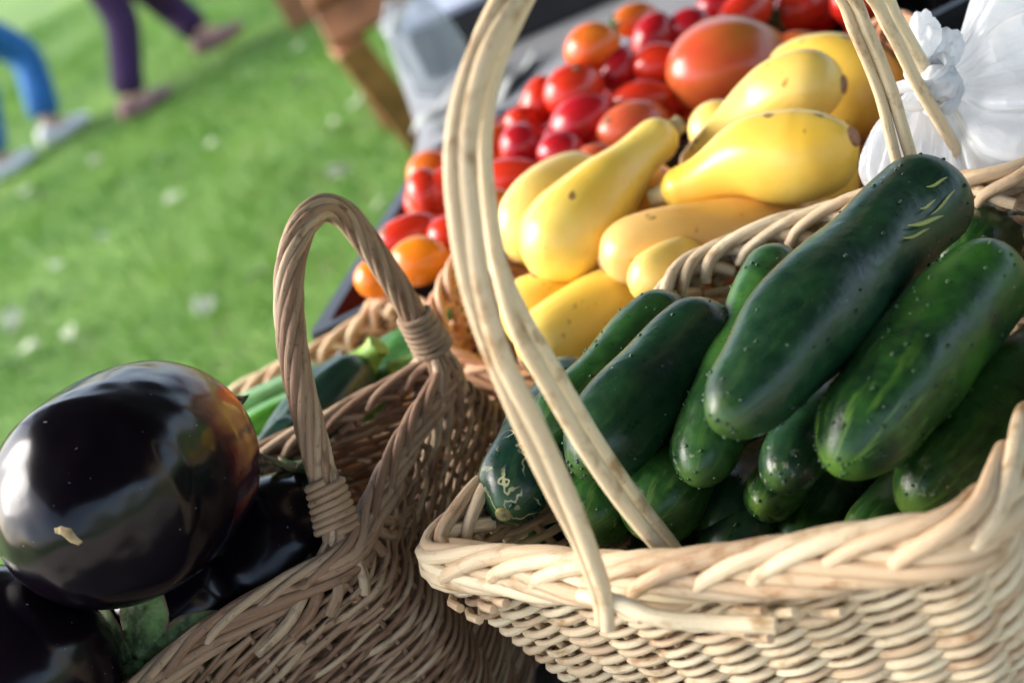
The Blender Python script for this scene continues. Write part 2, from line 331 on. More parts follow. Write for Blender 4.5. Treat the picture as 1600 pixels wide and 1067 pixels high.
# ------------------------------------------------------------------ produce
def loft(name, pts, prof, mat, nu=64, nv=40, amp=0., f=40, seed=0, rid=0, ridn=5, e=None, squash=1., parent=None, extra=None, mats2=None, label=None, cat=None, group=None, e2=None):
    """a body of revolution bent along a spline; prof: [(t, radius)]"""
    pts = np.array(pts, float); c = resample(catmull(pts, 300), 400); Ln = np.linalg.norm(np.diff(c, axis=0), axis=1).sum()
    t = (1-np.cos(np.linspace(0, math.pi, nu)))/2
    pr = np.array(prof); tt = np.linspace(0, 1, 200); pc_ = catmull(pr, 400); rr = np.interp(tt, pc_[:, 0], pc_[:, 1])
    for _ in range(60): rr[1:-1] = (rr[:-2]+2*rr[1:-1]+rr[2:])/4
    R = np.interp(t, tt, rr); ea = e or rr[20]/Ln; eb = e2 or e or rr[-20]/Ln
    R = R*np.where(t < ea, np.sqrt(np.clip(1-(1-t/ea)**2, 0, 1)), 1)*np.where(1-t < eb, np.sqrt(np.clip(1-(1-(1-t)/eb)**2, 0, 1)), 1)
    ctr = np.stack([np.interp(t*399, np.arange(400), c[:, k]) for k in range(3)], 1)
    T, U, W = frames(np.stack([np.interp(np.linspace(0, 399, nu), np.arange(400), c[:, k]) for k in range(3)], 1))
    idx = t*(nu-1); U = np.stack([np.interp(idx, np.arange(nu), U[:, k]) for k in range(3)], 1); T = np.stack([np.interp(idx, np.arange(nu), T[:, k]) for k in range(3)], 1); W = np.cross(T, U)
    th = np.arange(nv)*2*math.pi/nv; ph = seed*1.7
    v = np.zeros((nu, nv, 3)); a = np.zeros((nu, nv, 3))
    rid_ = 1+rid*np.cos(ridn*th+ph+.4*np.sin(3*th+seed))
    dirs = np.cos(th)[None, :, None]*U[:, None]+squash*np.sin(th)[None, :, None]*W[:, None]
    v = ctr[:, None]+dirs*(R[:, None]*rid_[None])[..., None]
    if amp:
        fl = v.reshape(-1, 3)-pts[0]; nz = lump(fl, seed, f).reshape(nu, nv); v = v+dirs*(nz*amp*np.clip(R/R.max(), 0, 1)[:, None])[..., None]
    a[..., 0] = t[:, None]; a[..., 1] = (th/6.2832)[None]; a[..., 2] = (seed*.137) % 1
    mb = MB(); i, j = np.meshgrid(np.arange(nu-1), np.arange(nv), indexing='ij'); k = (j+1) % nv
    mb.add(v.reshape(-1, 3), np.stack([i*nv+j, i*nv+k, (i+1)*nv+k, (i+1)*nv+j], -1).reshape(-1, 4), a.reshape(-1, 3))
    mats = [mat]+(mats2 or [])
    if extra: extra(mb, v, dirs, T)
    o = mb.build(name, mats, parent, loc=None if parent is not None else tuple(ctr[nu//2]))
    if label: tag(o, label, cat, group)
    return o, v, T, U, W

def cuke_mat(name, base, bright, streak, scratch=0., seed=0., st=.35, tip=0.):
    m, t, b = newmat(name); n = N(t); at = n('Attribute', attribute_name='rv'); sep = n('SeparateXYZ', i_0=at.outputs['Vector'])
    tc = n('TexCoord').outputs['Object']; off = n('VectorMath', operation='ADD', i_0=tc, i_1=(seed*3.1, seed*1.7, seed)).outputs[0]
    big = n.noise(off, 22, 3); fine = n.noise(off, 160, 4, .6)
    c = n.mix(n.ramp(big, .42, .66), base, bright)
    c = n.mix(n.math('MULTIPLY', n.ramp(n.noise(off, 70, 4, .6), .46, .66), .45), c, tuple(x*1.35 for x in bright))
    c = n.mix(n.math('MULTIPLY', n.ramp(n.noise(off, 40, 3), .50, .62), .35), c, tuple(x*.5 for x in base))
    vv_ = n('TexVoronoi', i_Vector=off, i_Scale=520., feature='F1'); c = n.mix(n.math('MULTIPLY', n.math('MULTIPLY', n.ramp(vv_.outputs[0], .16, .06), n.ramp(n('SeparateXYZ', i_0=vv_.outputs['Color']).outputs[1], .80, .82)), .5), c, (.22, .30, .16))
    c = n.mix(n.math('MULTIPLY', n.ramp(fine, .45, .75), .25), c, tuple(x*1.8 for x in bright))
    # longitudinal pale streaks that fade from the blossom end
    sv_ = n('CombineXYZ', i_0=n.math('MULTIPLY', sep.outputs[0], 1.2), i_1=n('Math', operation='SINE', i_0=n.math('MULTIPLY', sep.outputs[1], 6.2832)).outputs[0], i_2=n('Math', operation='COSINE', i_0=n.math('MULTIPLY', sep.outputs[1], 6.2832)).outputs[0]).outputs[0]
    s_ = n.ramp(n.noise(sv_, 4.5, 2), .53, .64); fade = n.ramp(sep.outputs[0], .45, .0)
    c = n.mix(n.math('MULTIPLY', n.math('MULTIPLY', s_, fade), st), c, streak)
    c = n.mix(n.math('MULTIPLY', n.ramp(sep.outputs[0], .05, .0), .5), c, streak)
    if scratch:
        wv = n('TexWave', wave_type='BANDS', i_Vector=off, i_Scale=24., i_Distortion=14., i_Detail=3., i_Detail_Scale=2.2).outputs[1]
        k = n.math('MULTIPLY', n.ramp(wv, .93, .985), n.ramp(n.noise(off, 34, 2), .44, .54)); k = n.math('MULTIPLY', k, n.ramp(sep.outputs[0], .55, .3))
        c = n.mix(n.math('MULTIPLY', k, scratch), c, (.50, .48, .26))
    if tip:
        k = n.math('MULTIPLY', n.ramp(n.noise(off, 190, 4, .7), .56, .62), n.ramp(sep.outputs[0], .16, .03)); k = n.math('MULTIPLY', k, n.ramp(n.noise(off, 60, 1), .48, .56)); c = n.mix(n.math('MULTIPLY', k, tip), c, (.45, .46, .33))
    # thin dry scars
    v2 = n('TexVoronoi', i_Vector=off, i_Scale=150., feature='F1'); sp = n.ramp(v2.outputs[0], .10, .05)
    sel = n.ramp(n('SeparateXYZ', i_0=v2.outputs['Color']).outputs[0], .93, .94)
    c = n.mix(n.math('MULTIPLY', n.math('MULTIPLY', sp, sel), .7), c, (.42, .45, .25))
    n.link(c, b.inputs['Base Color']); b.inputs['Specular IOR Level'].default_value = .42
    n.link(n('MapRange', i_0=fine, i_1=.3, i_2=.7, i_3=.25, i_4=.42).outputs[0], b.inputs['Roughness'])
    n.link(n('Bump', i_Strength=.4, i_Distance=.002, i_Height=n.noise(off, 75, 4)).outputs[0], b.inputs['Normal'])
    return m
DK = (.008, .036, .016); 
M['cuke_a'] = cuke_mat('cucumber_dark', (.005, .024, .013), (.011, .046, .015), (.10, .20, .035), .0, 1, .22, .0)
M['cuke_t'] = cuke_mat('cucumber_patchy', (.006, .026, .014), (.013, .050, .016), (.10, .20, .035), .0, 12, .2, .8)
M['cuke_b'] = cuke_mat('cucumber_mid', (.005, .027, .010), (.021, .078, .012), (.13, .26, .04), .0, 2, .6)
M['cuke_c'] = cuke_mat('cucumber_bright', (.011, .052, .010), (.045, .14, .022), (.18, .30, .05), .0, 3, .5, .6)
M['cuke_s'] = cuke_mat('cucumber_scratched', (.006, .032, .022), (.012, .052, .026), (.10, .18, .05), 1., 4)
M['cuke_f'] = cuke_mat('cucumber_streaked', (.006, .030, .010), (.026, .095, .012), (.17, .33, .04), .0, 31, .75)
M['cuke_n'] = cuke_mat('cucumber_fresh', (.012, .052, .014), (.045, .14, .026), (.15, .27, .05), .0, 23, .35, .6)
M['wart'] = plain('wart_tip', (.30, .38, .24), .5)
M['scar'] = plain('blossom_scar', (.30, .27, .10), .8, bump=.8, scale=300, var=.5)
def warts(num, seed):
    def fn(mb, v, dirs, T):
        g = np.random.default_rng(seed); nu, nv = v.shape[:2]
        for _ in range(num):
            i = g.integers(4, nu-4); j = g.integers(0, nv); n = unit(dirs[i, j]); s = .00035+.00035*g.random()
            p = v[i, j]
            mb.ball(p, (s*1.9, s*1.9, s*1.3), nu=5, nv=8, mi=0, tone=.5)
            mb.ball(p+n*s*.9, (s*.6,)*3, nu=4, nv=6, mi=1)
    return fn
def cucumber(a, da, b, db, r, mat, label, seed, bend=0., num=70, scar=None, taper=.86, amp=.0016, far=.80):
    if seed == 5: taper, far = .80, .97
    """a is the near (blossom) end, in photo pixels with its depth"""
    pa, pb = P(*a, da), P(*b, db); mid = (pa+pb)/2+np.array([0, 0, bend])
    r = r*1.09; o, v, T, U, W = loft('cucumber', [pa, (pa+mid)/2+np.array([0, 0, bend*.3]), mid, (pb+mid)/2+np.array([0, 0, bend*.3]), pb],
        [(0, r*taper*.86), (.12, r*(.10+taper*.9)), (.3, r*.97), (.55, r), (.85, r*(.5+far*.5)), (1, r*far)], M[mat], 100, 64, amp, 62, seed, .016, 3, extra=warts(num, seed), mats2=[M['wart']], label=label, cat='cucumber', group='cucumbers heaped in the cream basket', e=r*1.15/np.linalg.norm(pb-pa), e2=r*.95/np.linalg.norm(pb-pa))
    if seed == 5:
        M['scratch'] = M.get('scratch') or plain('dry_scratch', (.34, .38, .12), .8); flat = v.reshape(-1, 3); al = (flat-CAM); mb = MB()
        for (x0, y0, x1, y1, wd) in ((1420, 352, 1474, 340, .0011), (1412, 372, 1452, 360, .0007), (1455, 335, 1492, 300, .0006), (1438, 326, 1462, 315, .0006), (1448, 292, 1480, 280, .0007)):
            ln = []
            for q in np.linspace(0, 1, 12):
                r_ = unit(ray(x0+(x1-x0)*q, y0+(y1-y0)*q+3*math.sin(q*5))); d_ = al@r_; off_ = np.linalg.norm(al-d_[:, None]*r_, axis=1); k_ = np.where(off_ < .004)[0]; dm = np.sort(d_[k_])[:3].mean() if len(k_) else .66
                ln.append(CAM+r_*(dm-.0003))
            ln = np.array(ln); 
            for _ in range(4): ln[1:-1] = (ln[:-2]+ln[1:-1]*2+ln[2:])/4
            mb.tube(ln, wd*np.sin(np.linspace(.25, 2.9, 12)), 6)
        mb.build('dry_scratch', M['scratch'], o)
    if scar:
        mb = MB(); c = v[0, 0]; R = np.stack([U[0], W[0], T[0]], 1); mb.ball(c+T[0]*.0006, (scar, scar, .0016), R, 8, 16); mb.build('blossom_scar', M['scar'], o)
    return o
CUK = [
 ((786, 805), .662, (900, 575), .765, .0190, 'cuke_s', 'cucumber with a web of pale scratches at the left corner of the cream basket', 0, 60, .0042),
 ((838, 690), .685, (1064, 470), .745, .0172, 'cuke_b', 'dark green cucumber lying left of two, just under the yellow squash', -.003, 60, 0),
 ((898, 736), .638, (1128, 488), .70, .0198, 'cuke_a', 'smooth dark cucumber behind where the hoop handle forks', 0, 80, 0),
 ((1084, 756), .632, (1226, 398), .720, .0162, 'cuke_n', 'slender lighter green cucumber between the biggest cucumber and its left neighbour', .004, 60, 0),
 ((1120, 668), .566, (1474, 294), .672, .0222, 'cuke_a', 'biggest cucumber, resting on top of the heap with yellow scratches on its far end', .004, 110, 0),
 ((1302, 736), .562, (1574, 402), .622, .0205, 'cuke_f', 'warty cucumber with yellow-green streaks at its near end, right of the biggest one', .003, 130, 0),
 ((1418, 800), .585, (1680, 520), .635, .0215, 'cuke_c', 'green cucumber along the right edge of the photo, half hidden by the basket rim', 0, 60, 0),
 ((1212, 752), .592, (1330, 590), .665, .0148, 'cuke_t', 'small dark cucumber end with a pale dry patch under the biggest cucumber', 0, 20, 0),
 ((1186, 790), .628, (1270, 700), .69, .0130, 'cuke_c', 'pale green cucumber tip peeping out below the dark tip', 0, 10, 0),
 ((1000, 828), .634, (1110, 680), .70, .0195, 'cuke_c', 'bright green cucumber under the slender one, right of the fork of the handle', 0, 40, 0),
 ((905, 830), .650, (1010, 700), .735, .0180, 'cuke_c', 'yellowish green cucumber deep in the basket between the two forks of the handle', 0, 30, 0),
 ((1110, 835), .645, (1230, 720), .72, .0190, 'cuke_a', 'dark cucumber in the shadow just behind the middle of the basket rim', 0, 20, 0),
 ((1490, 420), .69, (1560, 352), .745, .0185, 'cuke_b', 'cucumber tip showing behind the biggest cucumber beside the far rim', 0, 20, 0),
 ((820, 860), .70, (980, 640), .79, .0185, 'cuke_a', 'cucumber lying deep under the scratched one', 0, 10, 0),
 ((1010, 900), .665, (1180, 660), .765, .0190, 'cuke_a', 'cucumber at the bottom of the basket beneath the slender one', 0, 10, 0),
 ((1230, 880), .640, (1400, 600), .735, .0200, 'cuke_b', 'cucumber at the bottom of the basket beneath the warty one', 0, 10, 0),
 ((1120, 880), .640, (1300, 640), .745, .0190, 'cuke_a', 'cucumber at the bottom of the basket beneath the biggest one', 0, 10, 0),
 ((1330, 870), .615, (1560, 700), .68, .0195, 'cuke_c', 'lowest cucumber glimpsed through the gap under the rim at right', 0, 20, 0),
]
for i, (a, da, b, db, r, mt, lb, bend, num, sc_) in enumerate(CUK):
    o = cucumber(a, da, b, db, r, mt, lb, i+1, bend, num, sc_ or None)

# squash ---------------------------------------------------------------
def squash_mat(name, base, deep, seed):
    m, t, b = newmat(name); n = N(t); tc = n('TexCoord').outputs['Object']; off = n('VectorMath', operation='ADD', i_0=tc, i_1=(seed, seed*2, seed*3)).outputs[0]
    at = n('Attribute', attribute_name='rv'); sep = n('SeparateXYZ', i_0=at.outputs['Vector'])
    c = n.mix(n.ramp(n.noise(off, 18, 3), .35, .7), base, deep)
    sv_ = n('CombineXYZ', i_0=n.math('MULTIPLY', sep.outputs[0], 1.5), i_1=n('Math', operation='SINE', i_0=n.math('MULTIPLY', sep.outputs[1], 6.2832)).outputs[0], i_2=n('Math', operation='COSINE', i_0=n.math('MULTIPLY', sep.outputs[1], 6.2832)).outputs[0]).outputs[0]
    c = n.mix(n.math('MULTIPLY', n.ramp(n.noise(sv_, 7, 3), .5, .7), .35), c, deep)
    sp = n.ramp(n.noise(off, 75, 3, .6), .665, .72); c = n.mix(n.math('MULTIPLY', sp, .75), c, (.38, .17, .03))
    sp = n.ramp(n.noise(off, 58, 2, .5), .71, .75); c = n.mix(n.math('MULTIPLY', sp, .9), c, (.22, .12, .05))
    n.link(c, b.inputs['Base Color']); b.inputs['Roughness'].default_value = .31; b.inputs['Specular IOR Level'].default_value = .5
    b.inputs['Subsurface Weight'].default_value = .12; b.inputs['Subsurface Radius'].default_value = (.01, .006, .002); b.inputs['Subsurface Scale'].default_value = .5
    n.link(n('Bump', i_Strength=.15, i_Distance=.002, i_Height=n.noise(off, 70, 3)).outputs[0], b.inputs['Normal'])
    return m
M['sq1'] = squash_mat('squash_yellow', (.87, .65, .15), (.85, .54, .06), 1)
M['sq2'] = squash_mat('squash_pale', (.87, .66, .20), (.85, .56, .10), 2)
M['sq3'] = squash_mat('squash_pale_orange', (.86, .56, .20), (.83, .47, .11), 3)
M['stem_scar'] = plain('stem_scar', (.30, .16, .09), .85, var=.4, scale=400, bump=.8)
M['sqstem'] = plain('squash_stem', (.42, .33, .16), .8, var=.4, scale=200, bump=.8)
SQ = [  # points (px,py,depth) from the fat blossom end to the neck, radii at points
 ([(838, 432, .880), (880, 375, .878), (935, 310, .885), (1000, 240, .90), (1050, 203, .91)], [.024, .0300, .0245, .0158, .0150], 'sq1', 'crookneck squash with warty neck pointing up, standing left of the others', 1, 1),
 ([(805, 408, .935), (835, 350, .93), (880, 300, .95), (940, 270, .97)], [.021, .0275, .024, .018], 'sq2', 'pale squash half hidden behind the left side of the upright crookneck', 1, 0),
 ([(1336, 213, .808), (1262, 243, .828), (1170, 250, .845), (1090, 285, .86), (1035, 305, .87)], [.017, .0275, .0255, .0150, .0120], 'sq1', 'plump crookneck lying on top with its brown end towards the bag', 1, 1),
 ([(1320, 132, .880), (1255, 138, .893), (1190, 172, .91), (1120, 220, .915), (1070, 275, .915)], [.020, .0250, .021, .0125, .011], 'sq2', 'slim-necked squash above the plump one, brown scar at its right end', 1, 1),
 ([(1400, 200, .955), (1330, 135, .955), (1265, 115, .97), (1200, 130, .99)], [.026, .032, .026, .016], 'sq1', 'orange-yellow squash at the back beside the handle', 0, 0),
 ([(1180, 255, .955), (1130, 210, .95), (1085, 180, .96)], [.022, .022, .016], 'sq2', 'short squash neck rising in front of the large tomato', 0, 0),
 ([(940, 412, .845), (1000, 392, .84), (1110, 378, .845), (1220, 360, .865), (1320, 345, .90)], [.020, .0240, .0235, .022, .018], 'sq3', 'pale orange squash lying level behind the far rim of the cream basket', 1, 0),
 ([(782, 508, .885), (830, 492, .885), (910, 470, .90), (1000, 440, .93)], [.022, .0245, .022, .018], 'sq1', 'yellow squash directly beneath the upright crookneck, its round end by the handle', 1, 0),
 ([(818, 570, .845), (885, 514, .85), (960, 470, .86), (1030, 440, .89)], [.022, .0235, .021, .018], 'sq1', 'lowest squash, touching the two left cucumbers', 1, 0),
 ([(990, 455, .80), (1040, 425, .81), (1090, 400, .83)], [.015, .017, .014], 'sq2', 'small pale squash wedged at the far left corner of the cream basket', 0, 0),
 ([(1330, 265, .90), (1260, 295, .89), (1180, 320, .90)], [.024, .026, .022], 'sq1', 'squash in the shade under the plump one', 0, 0),
 ([(960, 300, .97), (1020, 330, .93), (1090, 330, .93)], [.026, .030, .026], 'sq3', 'squash deep between the upright crookneck and the plump one', 0, 0),
]
for i, (pp, rr, mt, lb, sc_, stem) in enumerate(SQ):
    pts = [P(*q) for q in pp]; n = len(rr); prof = [(k/(n-1), r) for k, r in enumerate(rr)]
    o, v, T, U, W = loft('yellow_squash', pts, prof, M[mt], 80, 48, .0009, 45, 20+i, .02, 5, label=lb, cat='squash', group='yellow squash heaped in the salmon basket')
    if sc_:
        mb = MB(); R = np.stack([U[0], W[0], T[0]], 1); mb.ball(v[0, 0]+T[0]*.0012, (.0062, .0058, .0028), R, 8, 16); mb.build('blossom_scar', M['stem_scar'], o)
    if stem:
        mb = MB(); p = v[-1, 0]; mb.tube([p-T[-1]*.004, p+T[-1]*.003, p+T[-1]*.007], [.0075, .006, .0065], 7); mb.build('stem', M['sqstem'], o)

# aubergines -----------------------------------------------------------
def egg_mat():
    m, t, b = newmat('aubergine_skin'); n = N(t); tc = n('TexCoord').outputs['Object']
    at = n('Attribute', attribute_name='rv'); sep = n('SeparateXYZ', i_0=at.outputs['Vector'])
    c = n.mix(n.ramp(n.noise(tc, 14, 3), .4, .7), (.0020, .0012, .0032), (.0045, .002, .005))
    d = n.noise(tc, 380, 2); c = n.mix(n.math('MULTIPLY', n.ramp(d, .74, .76), .35), c, (.3, .3, .3))
    n.link(c, b.inputs['Base Color']); b.inputs['Roughness'].default_value = .19; b.inputs['Specular IOR Level'].default_value = .33
    n.link(n('Bump', i_Strength=.62, i_Distance=.006, i_Height=n.noise(tc, 36, 1.2)).outputs[0], b.inputs['Normal'])
    return m
M['egg'] = egg_mat()
def egg_patch_mat():
    m = M['egg'].copy(); m.name = 'aubergine_skin_blushed'; t = m.node_tree; n = N(t); b = t.nodes['Principled BSDF']; old = b.inputs['Base Color'].links[0].from_socket
    at = n('Attribute', attribute_name='rv'); sep = n('SeparateXYZ', i_0=at.outputs['Vector']); tc = n('TexCoord').outputs['Object']
    wob = n.math('MULTIPLY', n.math('SUBTRACT', n.noise(tc, 30, 4), .5), .25)
    tt = n.math('ADD', sep.outputs[0], wob); aa = sep.outputs[1]
    k = n.math('MULTIPLY', n.ramp(tt, .52, .70), n.math('MULTIPLY', n.ramp(aa, EGA[0], EGA[0]+.05), n.ramp(aa, EGA[1], EGA[1]-.05)))
    stripe = n.ramp(n.noise(n('CombineXYZ', i_0=n.math('MULTIPLY', sep.outputs[0], 2.), i_1=n.math('MULTIPLY', aa, 22.), i_2=0.).outputs[0], 1., 1), .38, .5)
    pc = n.mix(n.ramp(tt, .56, .70), (.15, .014, .020), (.27, .12, .035)); pc = n.mix(stripe, (.03, .01, .02), pc)
    c = n.mix(k, old, pc)
    n.link(c, b.inputs['Base Color']); return m
EGA = (.3, .7)
def calyx_mat(name, col):
    m, t, b = newmat(name); n = N(t); tc = n('TexCoord').outputs['Object']; sp = n('SeparateXYZ', i_0=n('Attribute', attribute_name='rv').outputs['Vector'])
    c = n.mix(n.ramp(n.noise(tc, 90, 4, .6), .38, .62), tuple(x*.4 for x in col), tuple(x*1.5 for x in col)); c = n.mix(n.math('MULTIPLY', n.ramp(n.noise(tc, 220, 3), .52, .62), .5), c, (.20, .24, .12))
    ed = n.math('ADD', n.math('ABSOLUTE', sp.outputs[1]), n.math('MULTIPLY', n.noise(tc, 160, 3), .5)); c = n.mix(n.ramp(n.math('MAXIMUM', ed, n.math('ADD', sp.outputs[0], n.math('MULTIPLY', n.noise(tc, 130, 3), .4))), 1.05, 1.25), c, (.17, .11, .07))
    n.link(c, b.inputs['Base Color']); b.inputs['Roughness'].default_value = .8
    n.link(n('Bump', i_Strength=.9, i_Distance=.002, i_Height=n.noise(tc, 170, 5, .65)).outputs[0], b.inputs['Normal']); return m
M['calyx'] = calyx_mat('calyx_green', (.085, .15, .045))
M['calyx_dark'] = calyx_mat('calyx_dark', (.08, .13, .04))
M['egg_scar'] = plain('aubergine_scar', (.34, .25, .13), .85, var=.4, scale=250, bump=1.)
def calyx(parent, v, T, U, W, rad, rep, mat, leaves=6, up=.012, seed=0, curl=.35, span=.36, wide=.62):
    """green cap whose pointed leaves lie along the skin"""
    g = np.random.default_rng(seed); nu, nv = v.shape[:2]; mb = MB(); ctr = v.mean(1)
    nr = 16; na = 96
    for k in range(leaves):
        a0 = (k+.15*g.standard_normal())/leaves*nv; ln = span*(.75+.5*g.random()); wd = nv/leaves*wide
        V = []; A = []
        for i in range(nr):
            s = i/(nr-1); ti = nu-1-s*ln*nu*.62; i0 = int(max(ti, 0)); fr = ti-i0; i1 = min(i0+1, nu-1)
            for j in range(9):
                q = (j-4)/4; half = wd*(1-s**2.4)+.02
                aa = (a0+q*half) % nv; j0 = int(aa) % nv; j1 = (j0+1) % nv; fj = aa-int(aa)
                p = (v[i0, j0]*(1-fj)+v[i0, j1]*fj)*(1-fr)+(v[i1, j0]*(1-fj)+v[i1, j1]*fj)*fr; cc = ctr[i0]*(1-fr)+ctr[i1]*fr
                nn_ = unit(p-cc-T[i0]*(-.5)*0+T[-1]*.25*rad); lift = .0012+.0026*(1-abs(q))*s**.5*(1-s*.3)+.0016*abs(math.sin(q*4+k+s*5))+.0010*math.sin(s*17+q*9)+curl*.012*max(0, s-.6)**1.5*4+.0012*(1-abs(q))
                V.append(p+nn_*lift); A.append((s, q, .5))
        f = [[i*9+j, i*9+j+1, (i+1)*9+j+1, (i+1)*9+j] for i in range(nr-1) for j in range(8)]
        mb.add(V, f, A)
    ro = np.arange(nu-1, int(nu-1-span*.42*nu*.62), -1); cap = []
    for i0 in ro: cap.append(v[i0]+unit(v[i0]-ctr[i0]+T[-1]*.3*rad)*(.0012+.0004*np.sin(np.arange(nv)*.9+i0))[:, None])
    cap = np.array(cap).reshape(-1, 3); ii, jj = np.meshgrid(np.arange(len(ro)-1), np.arange(nv), indexing='ij'); k1_ = (jj+1) % nv
    mb.add(cap, np.stack([ii*nv+jj, (ii+1)*nv+jj, (ii+1)*nv+k1_, ii*nv+k1_], -1).reshape(-1, 4))
    o = mb.build('calyx', mat, parent); md = o.modifiers.new('thick', 'SOLIDIFY'); md.thickness = .0012; md.offset = 1
    sb = MB(); p = v[-1, 0]; d = unit(T[-1]); bend = unit(np.array([.3, .2, 1.]))
    sb.tube(catmull([p-d*.004, p+d*up*.5, p+d*up+bend*up*.25], 8), [.010, .009, .008, .0075, .0075, .0078, .0082, .0085], 9); sb.build('stem', mat, o)
    return o
def aubergine(pp, rr, label, seed, mat='egg', cal=True, calmat='calyx', scar=None, amp=.0007, **kw):
    pts = [P(*q) for q in pp]; n = len(rr); prof = [(k/(n-1), r) for k, r in enumerate(rr)]
    o, v, T, U, W = loft('aubergine', pts, prof, M[mat], 110, 72, amp, 34, seed, .010, 4, label=label, cat='aubergine', group='aubergines in the grey-brown basket')
    if cal: calyx(o, v, T, U, W, max(rr), 1, M[calmat], seed=seed, **kw)
    return o, v, T, U, W
eggA = aubergine([(84, 818, .608), (130, 798, .638), (192, 758, .675), (265, 708, .712), (325, 662, .748)], [.040, .0505, .0545, .0490, .036], 'largest glossy aubergine on top of its basket, with a tan scar on its near end', 31, calmat='calyx_dark', up=.006, span=.22, curl=.6)
# angle window of the blush: facing camera/right side
o, v, T, U, W = eggA
q = P(322, 690, .67); 
d = np.linalg.norm(v-q, axis=2); ia = np.unravel_index(d.argmin(), d.shape); a_mid = ia[1]/v.shape[1]
EGA = (a_mid-.19, a_mid+.15); M['egg_blush'] = egg_patch_mat(); o.data.materials[0] = M['egg_blush']
def patch_on(o, v, px, py, shape, mat, name, lift=.0006):
    """an irregular scab following the skin around the point seen at px,py"""
    r = unit(ray(px, py)); best = None; pts = v.reshape(-1, 3)-CAM; al = pts@r; dd = np.linalg.norm(pts-al[:, None]*r, axis=1); cand = np.where(dd < .003)[0]
    i = cand[al[cand].argmin()] if len(cand) else dd.argmin()
    c = v.reshape(-1, 3)[i]; cen = v.mean((0, 1)); flat = v.reshape(-1, 3)
    near = np.argsort(np.linalg.norm(flat-c, axis=1))[:24]; X = flat[near]-flat[near].mean(0); nrm = np.linalg.svd(X)[2][2]; nrm = nrm if nrm@(c-cen) > 0 else -nrm
    e1 = unit(np.cross(nrm, [0, 0, 1.])); e2 = np.cross(nrm, e1)
    mb = MB(); K = len(shape); V = [c+nrm*lift*2]; 
    for rr_ in (.5, 1.):
        for (a, b) in shape:
            p = c+(cx*a+cy*b)*rr_; p = p-nrm*((p-c)@nrm); j = np.linalg.norm(flat-p, axis=1).argsort()[:6]; wv = 1/(np.linalg.norm(flat[j]-p, axis=1)+1e-4); q_ = (flat[j]*wv[:, None]).sum(0)/wv.sum()
            V.append(p+nrm*((q_-p)@nrm+(lift if rr_ < 1 else -.0003)))
    f3 = [[0, 1+k, 1+(k+1) % K] for k in range(K)]; f4 = [[1+k, 1+K+k, 1+K+(k+1) % K, 1+(k+1) % K] for k in range(K)]
    mb.add(V, f3); 
    mb2v = np.array(V); mb.add(mb2v, f4); return mb.build(name, mat, o)
patch_on(o, v, 98, 842, [(-.007, .0035), (-.003, .005), (.002, .0035), (.004, .000), (.0075, -.004), (.005, -.006), (.001, -.004), (-.003, .000), (-.0065, .001)], M['egg_scar'], 'skin_scar')
aubergine([(400, 1000, .755), (425, 915, .755), (455, 822, .757), (478, 738, .762)], [.044, .044, .042, .036], 'upright aubergine beside the foot of the rope handle', 33, up=.004, span=.22, curl=.8, calmat='calyx', wide=.8)
aubergine([(-120, 1115, .665), (-35, 1085, .67), (45, 1055, .685), (112, 1030, .715)], [.052, .057, .056, .043], 'aubergine under the largest one at the lower left corner', 34, cal=False)
aubergine([(362, 900, .775), (315, 942, .752), (266, 992, .722), (226, 1046, .695)], [.036, .040, .038, .030], 'aubergine with a mottled green cap by the front rim', 35, up=.010, span=.56, curl=.7, wide=.80, leaves=7)
aubergine([(-110, 1000, .80), (-40, 975, .80), (30, 950, .80)], [.04, .042, .038], 'aubergine barely seen behind the left edge of the pile', 36, cal=False)
aubergine([(330, 930, .80), (400, 860, .815), (460, 800, .835)], [.035, .036, .03], 'aubergine in the shade at the bottom of the grey-brown basket', 37, cal=False)

# courgettes -----------------------------------------------------------
M['zu_d'] = cuke_mat('courgette_dark', (.008, .026, .022), (.014, .045, .022), (.03, .07, .03), 0, 7)
M['zu_g'] = cuke_mat('courgette_green', (.02, .09, .02), (.045, .16, .03), (.12, .28, .05), 0, 8)
M['zu_p'] = cuke_mat('courgette_pale', (.14, .30, .12), (.20, .38, .13), (.22, .42, .12), 0, 9)
M['zu_l'] = cuke_mat('courgette_light', (.06, .22, .02), (.09, .27, .03), (.12, .28, .05), 0, 10)
M['zstem'] = plain('courgette_stem', (.20, .36, .05), .6, var=.3, scale=90)
ZU = [
 ([(420, 745, .865), (480, 670, .88), (540, 600, .90), (572, 563, .91)], [.017, .0215, .0215, .013], 'zu_d', 'dark ribbed courgette with its green stem end up', (20, -24), 1),
 ([(520, 680, .93), (570, 640, .92), (610, 598, .915), (632, 580, .915)], [.016, .018, .014, .0085], 'zu_g', 'green courgette with a pale green stem reaching to the handle binding', (34, -22), 1),
 ([(570, 600, .975), (620, 565, .97), (680, 530, .965), (735, 495, .96)], [.018, .019, .018, .015], 'zu_g', 'mid green courgette lying behind the others by the right end', None, 0),
 ([(330, 700, .93), (390, 660, .935), (450, 630, .945), (520, 585, .955)], [.016, .018, .018, .016], 'zu_p', 'pale green courgette seen left of the rope handle', None, 0),
 ([(330, 745, .88), (400, 690, .895), (460, 655, .905), (500, 630, .915)], [.016, .0185, .0185, .016], 'zu_l', 'bright green courgette below the pale one', None, 0),
 ([(400, 745, .845), (440, 705, .85), (480, 660, .86)], [.014, .016, .015], 'zu_d', 'slender bluish courgette just left of the dark ribbed one', None, 0),
]
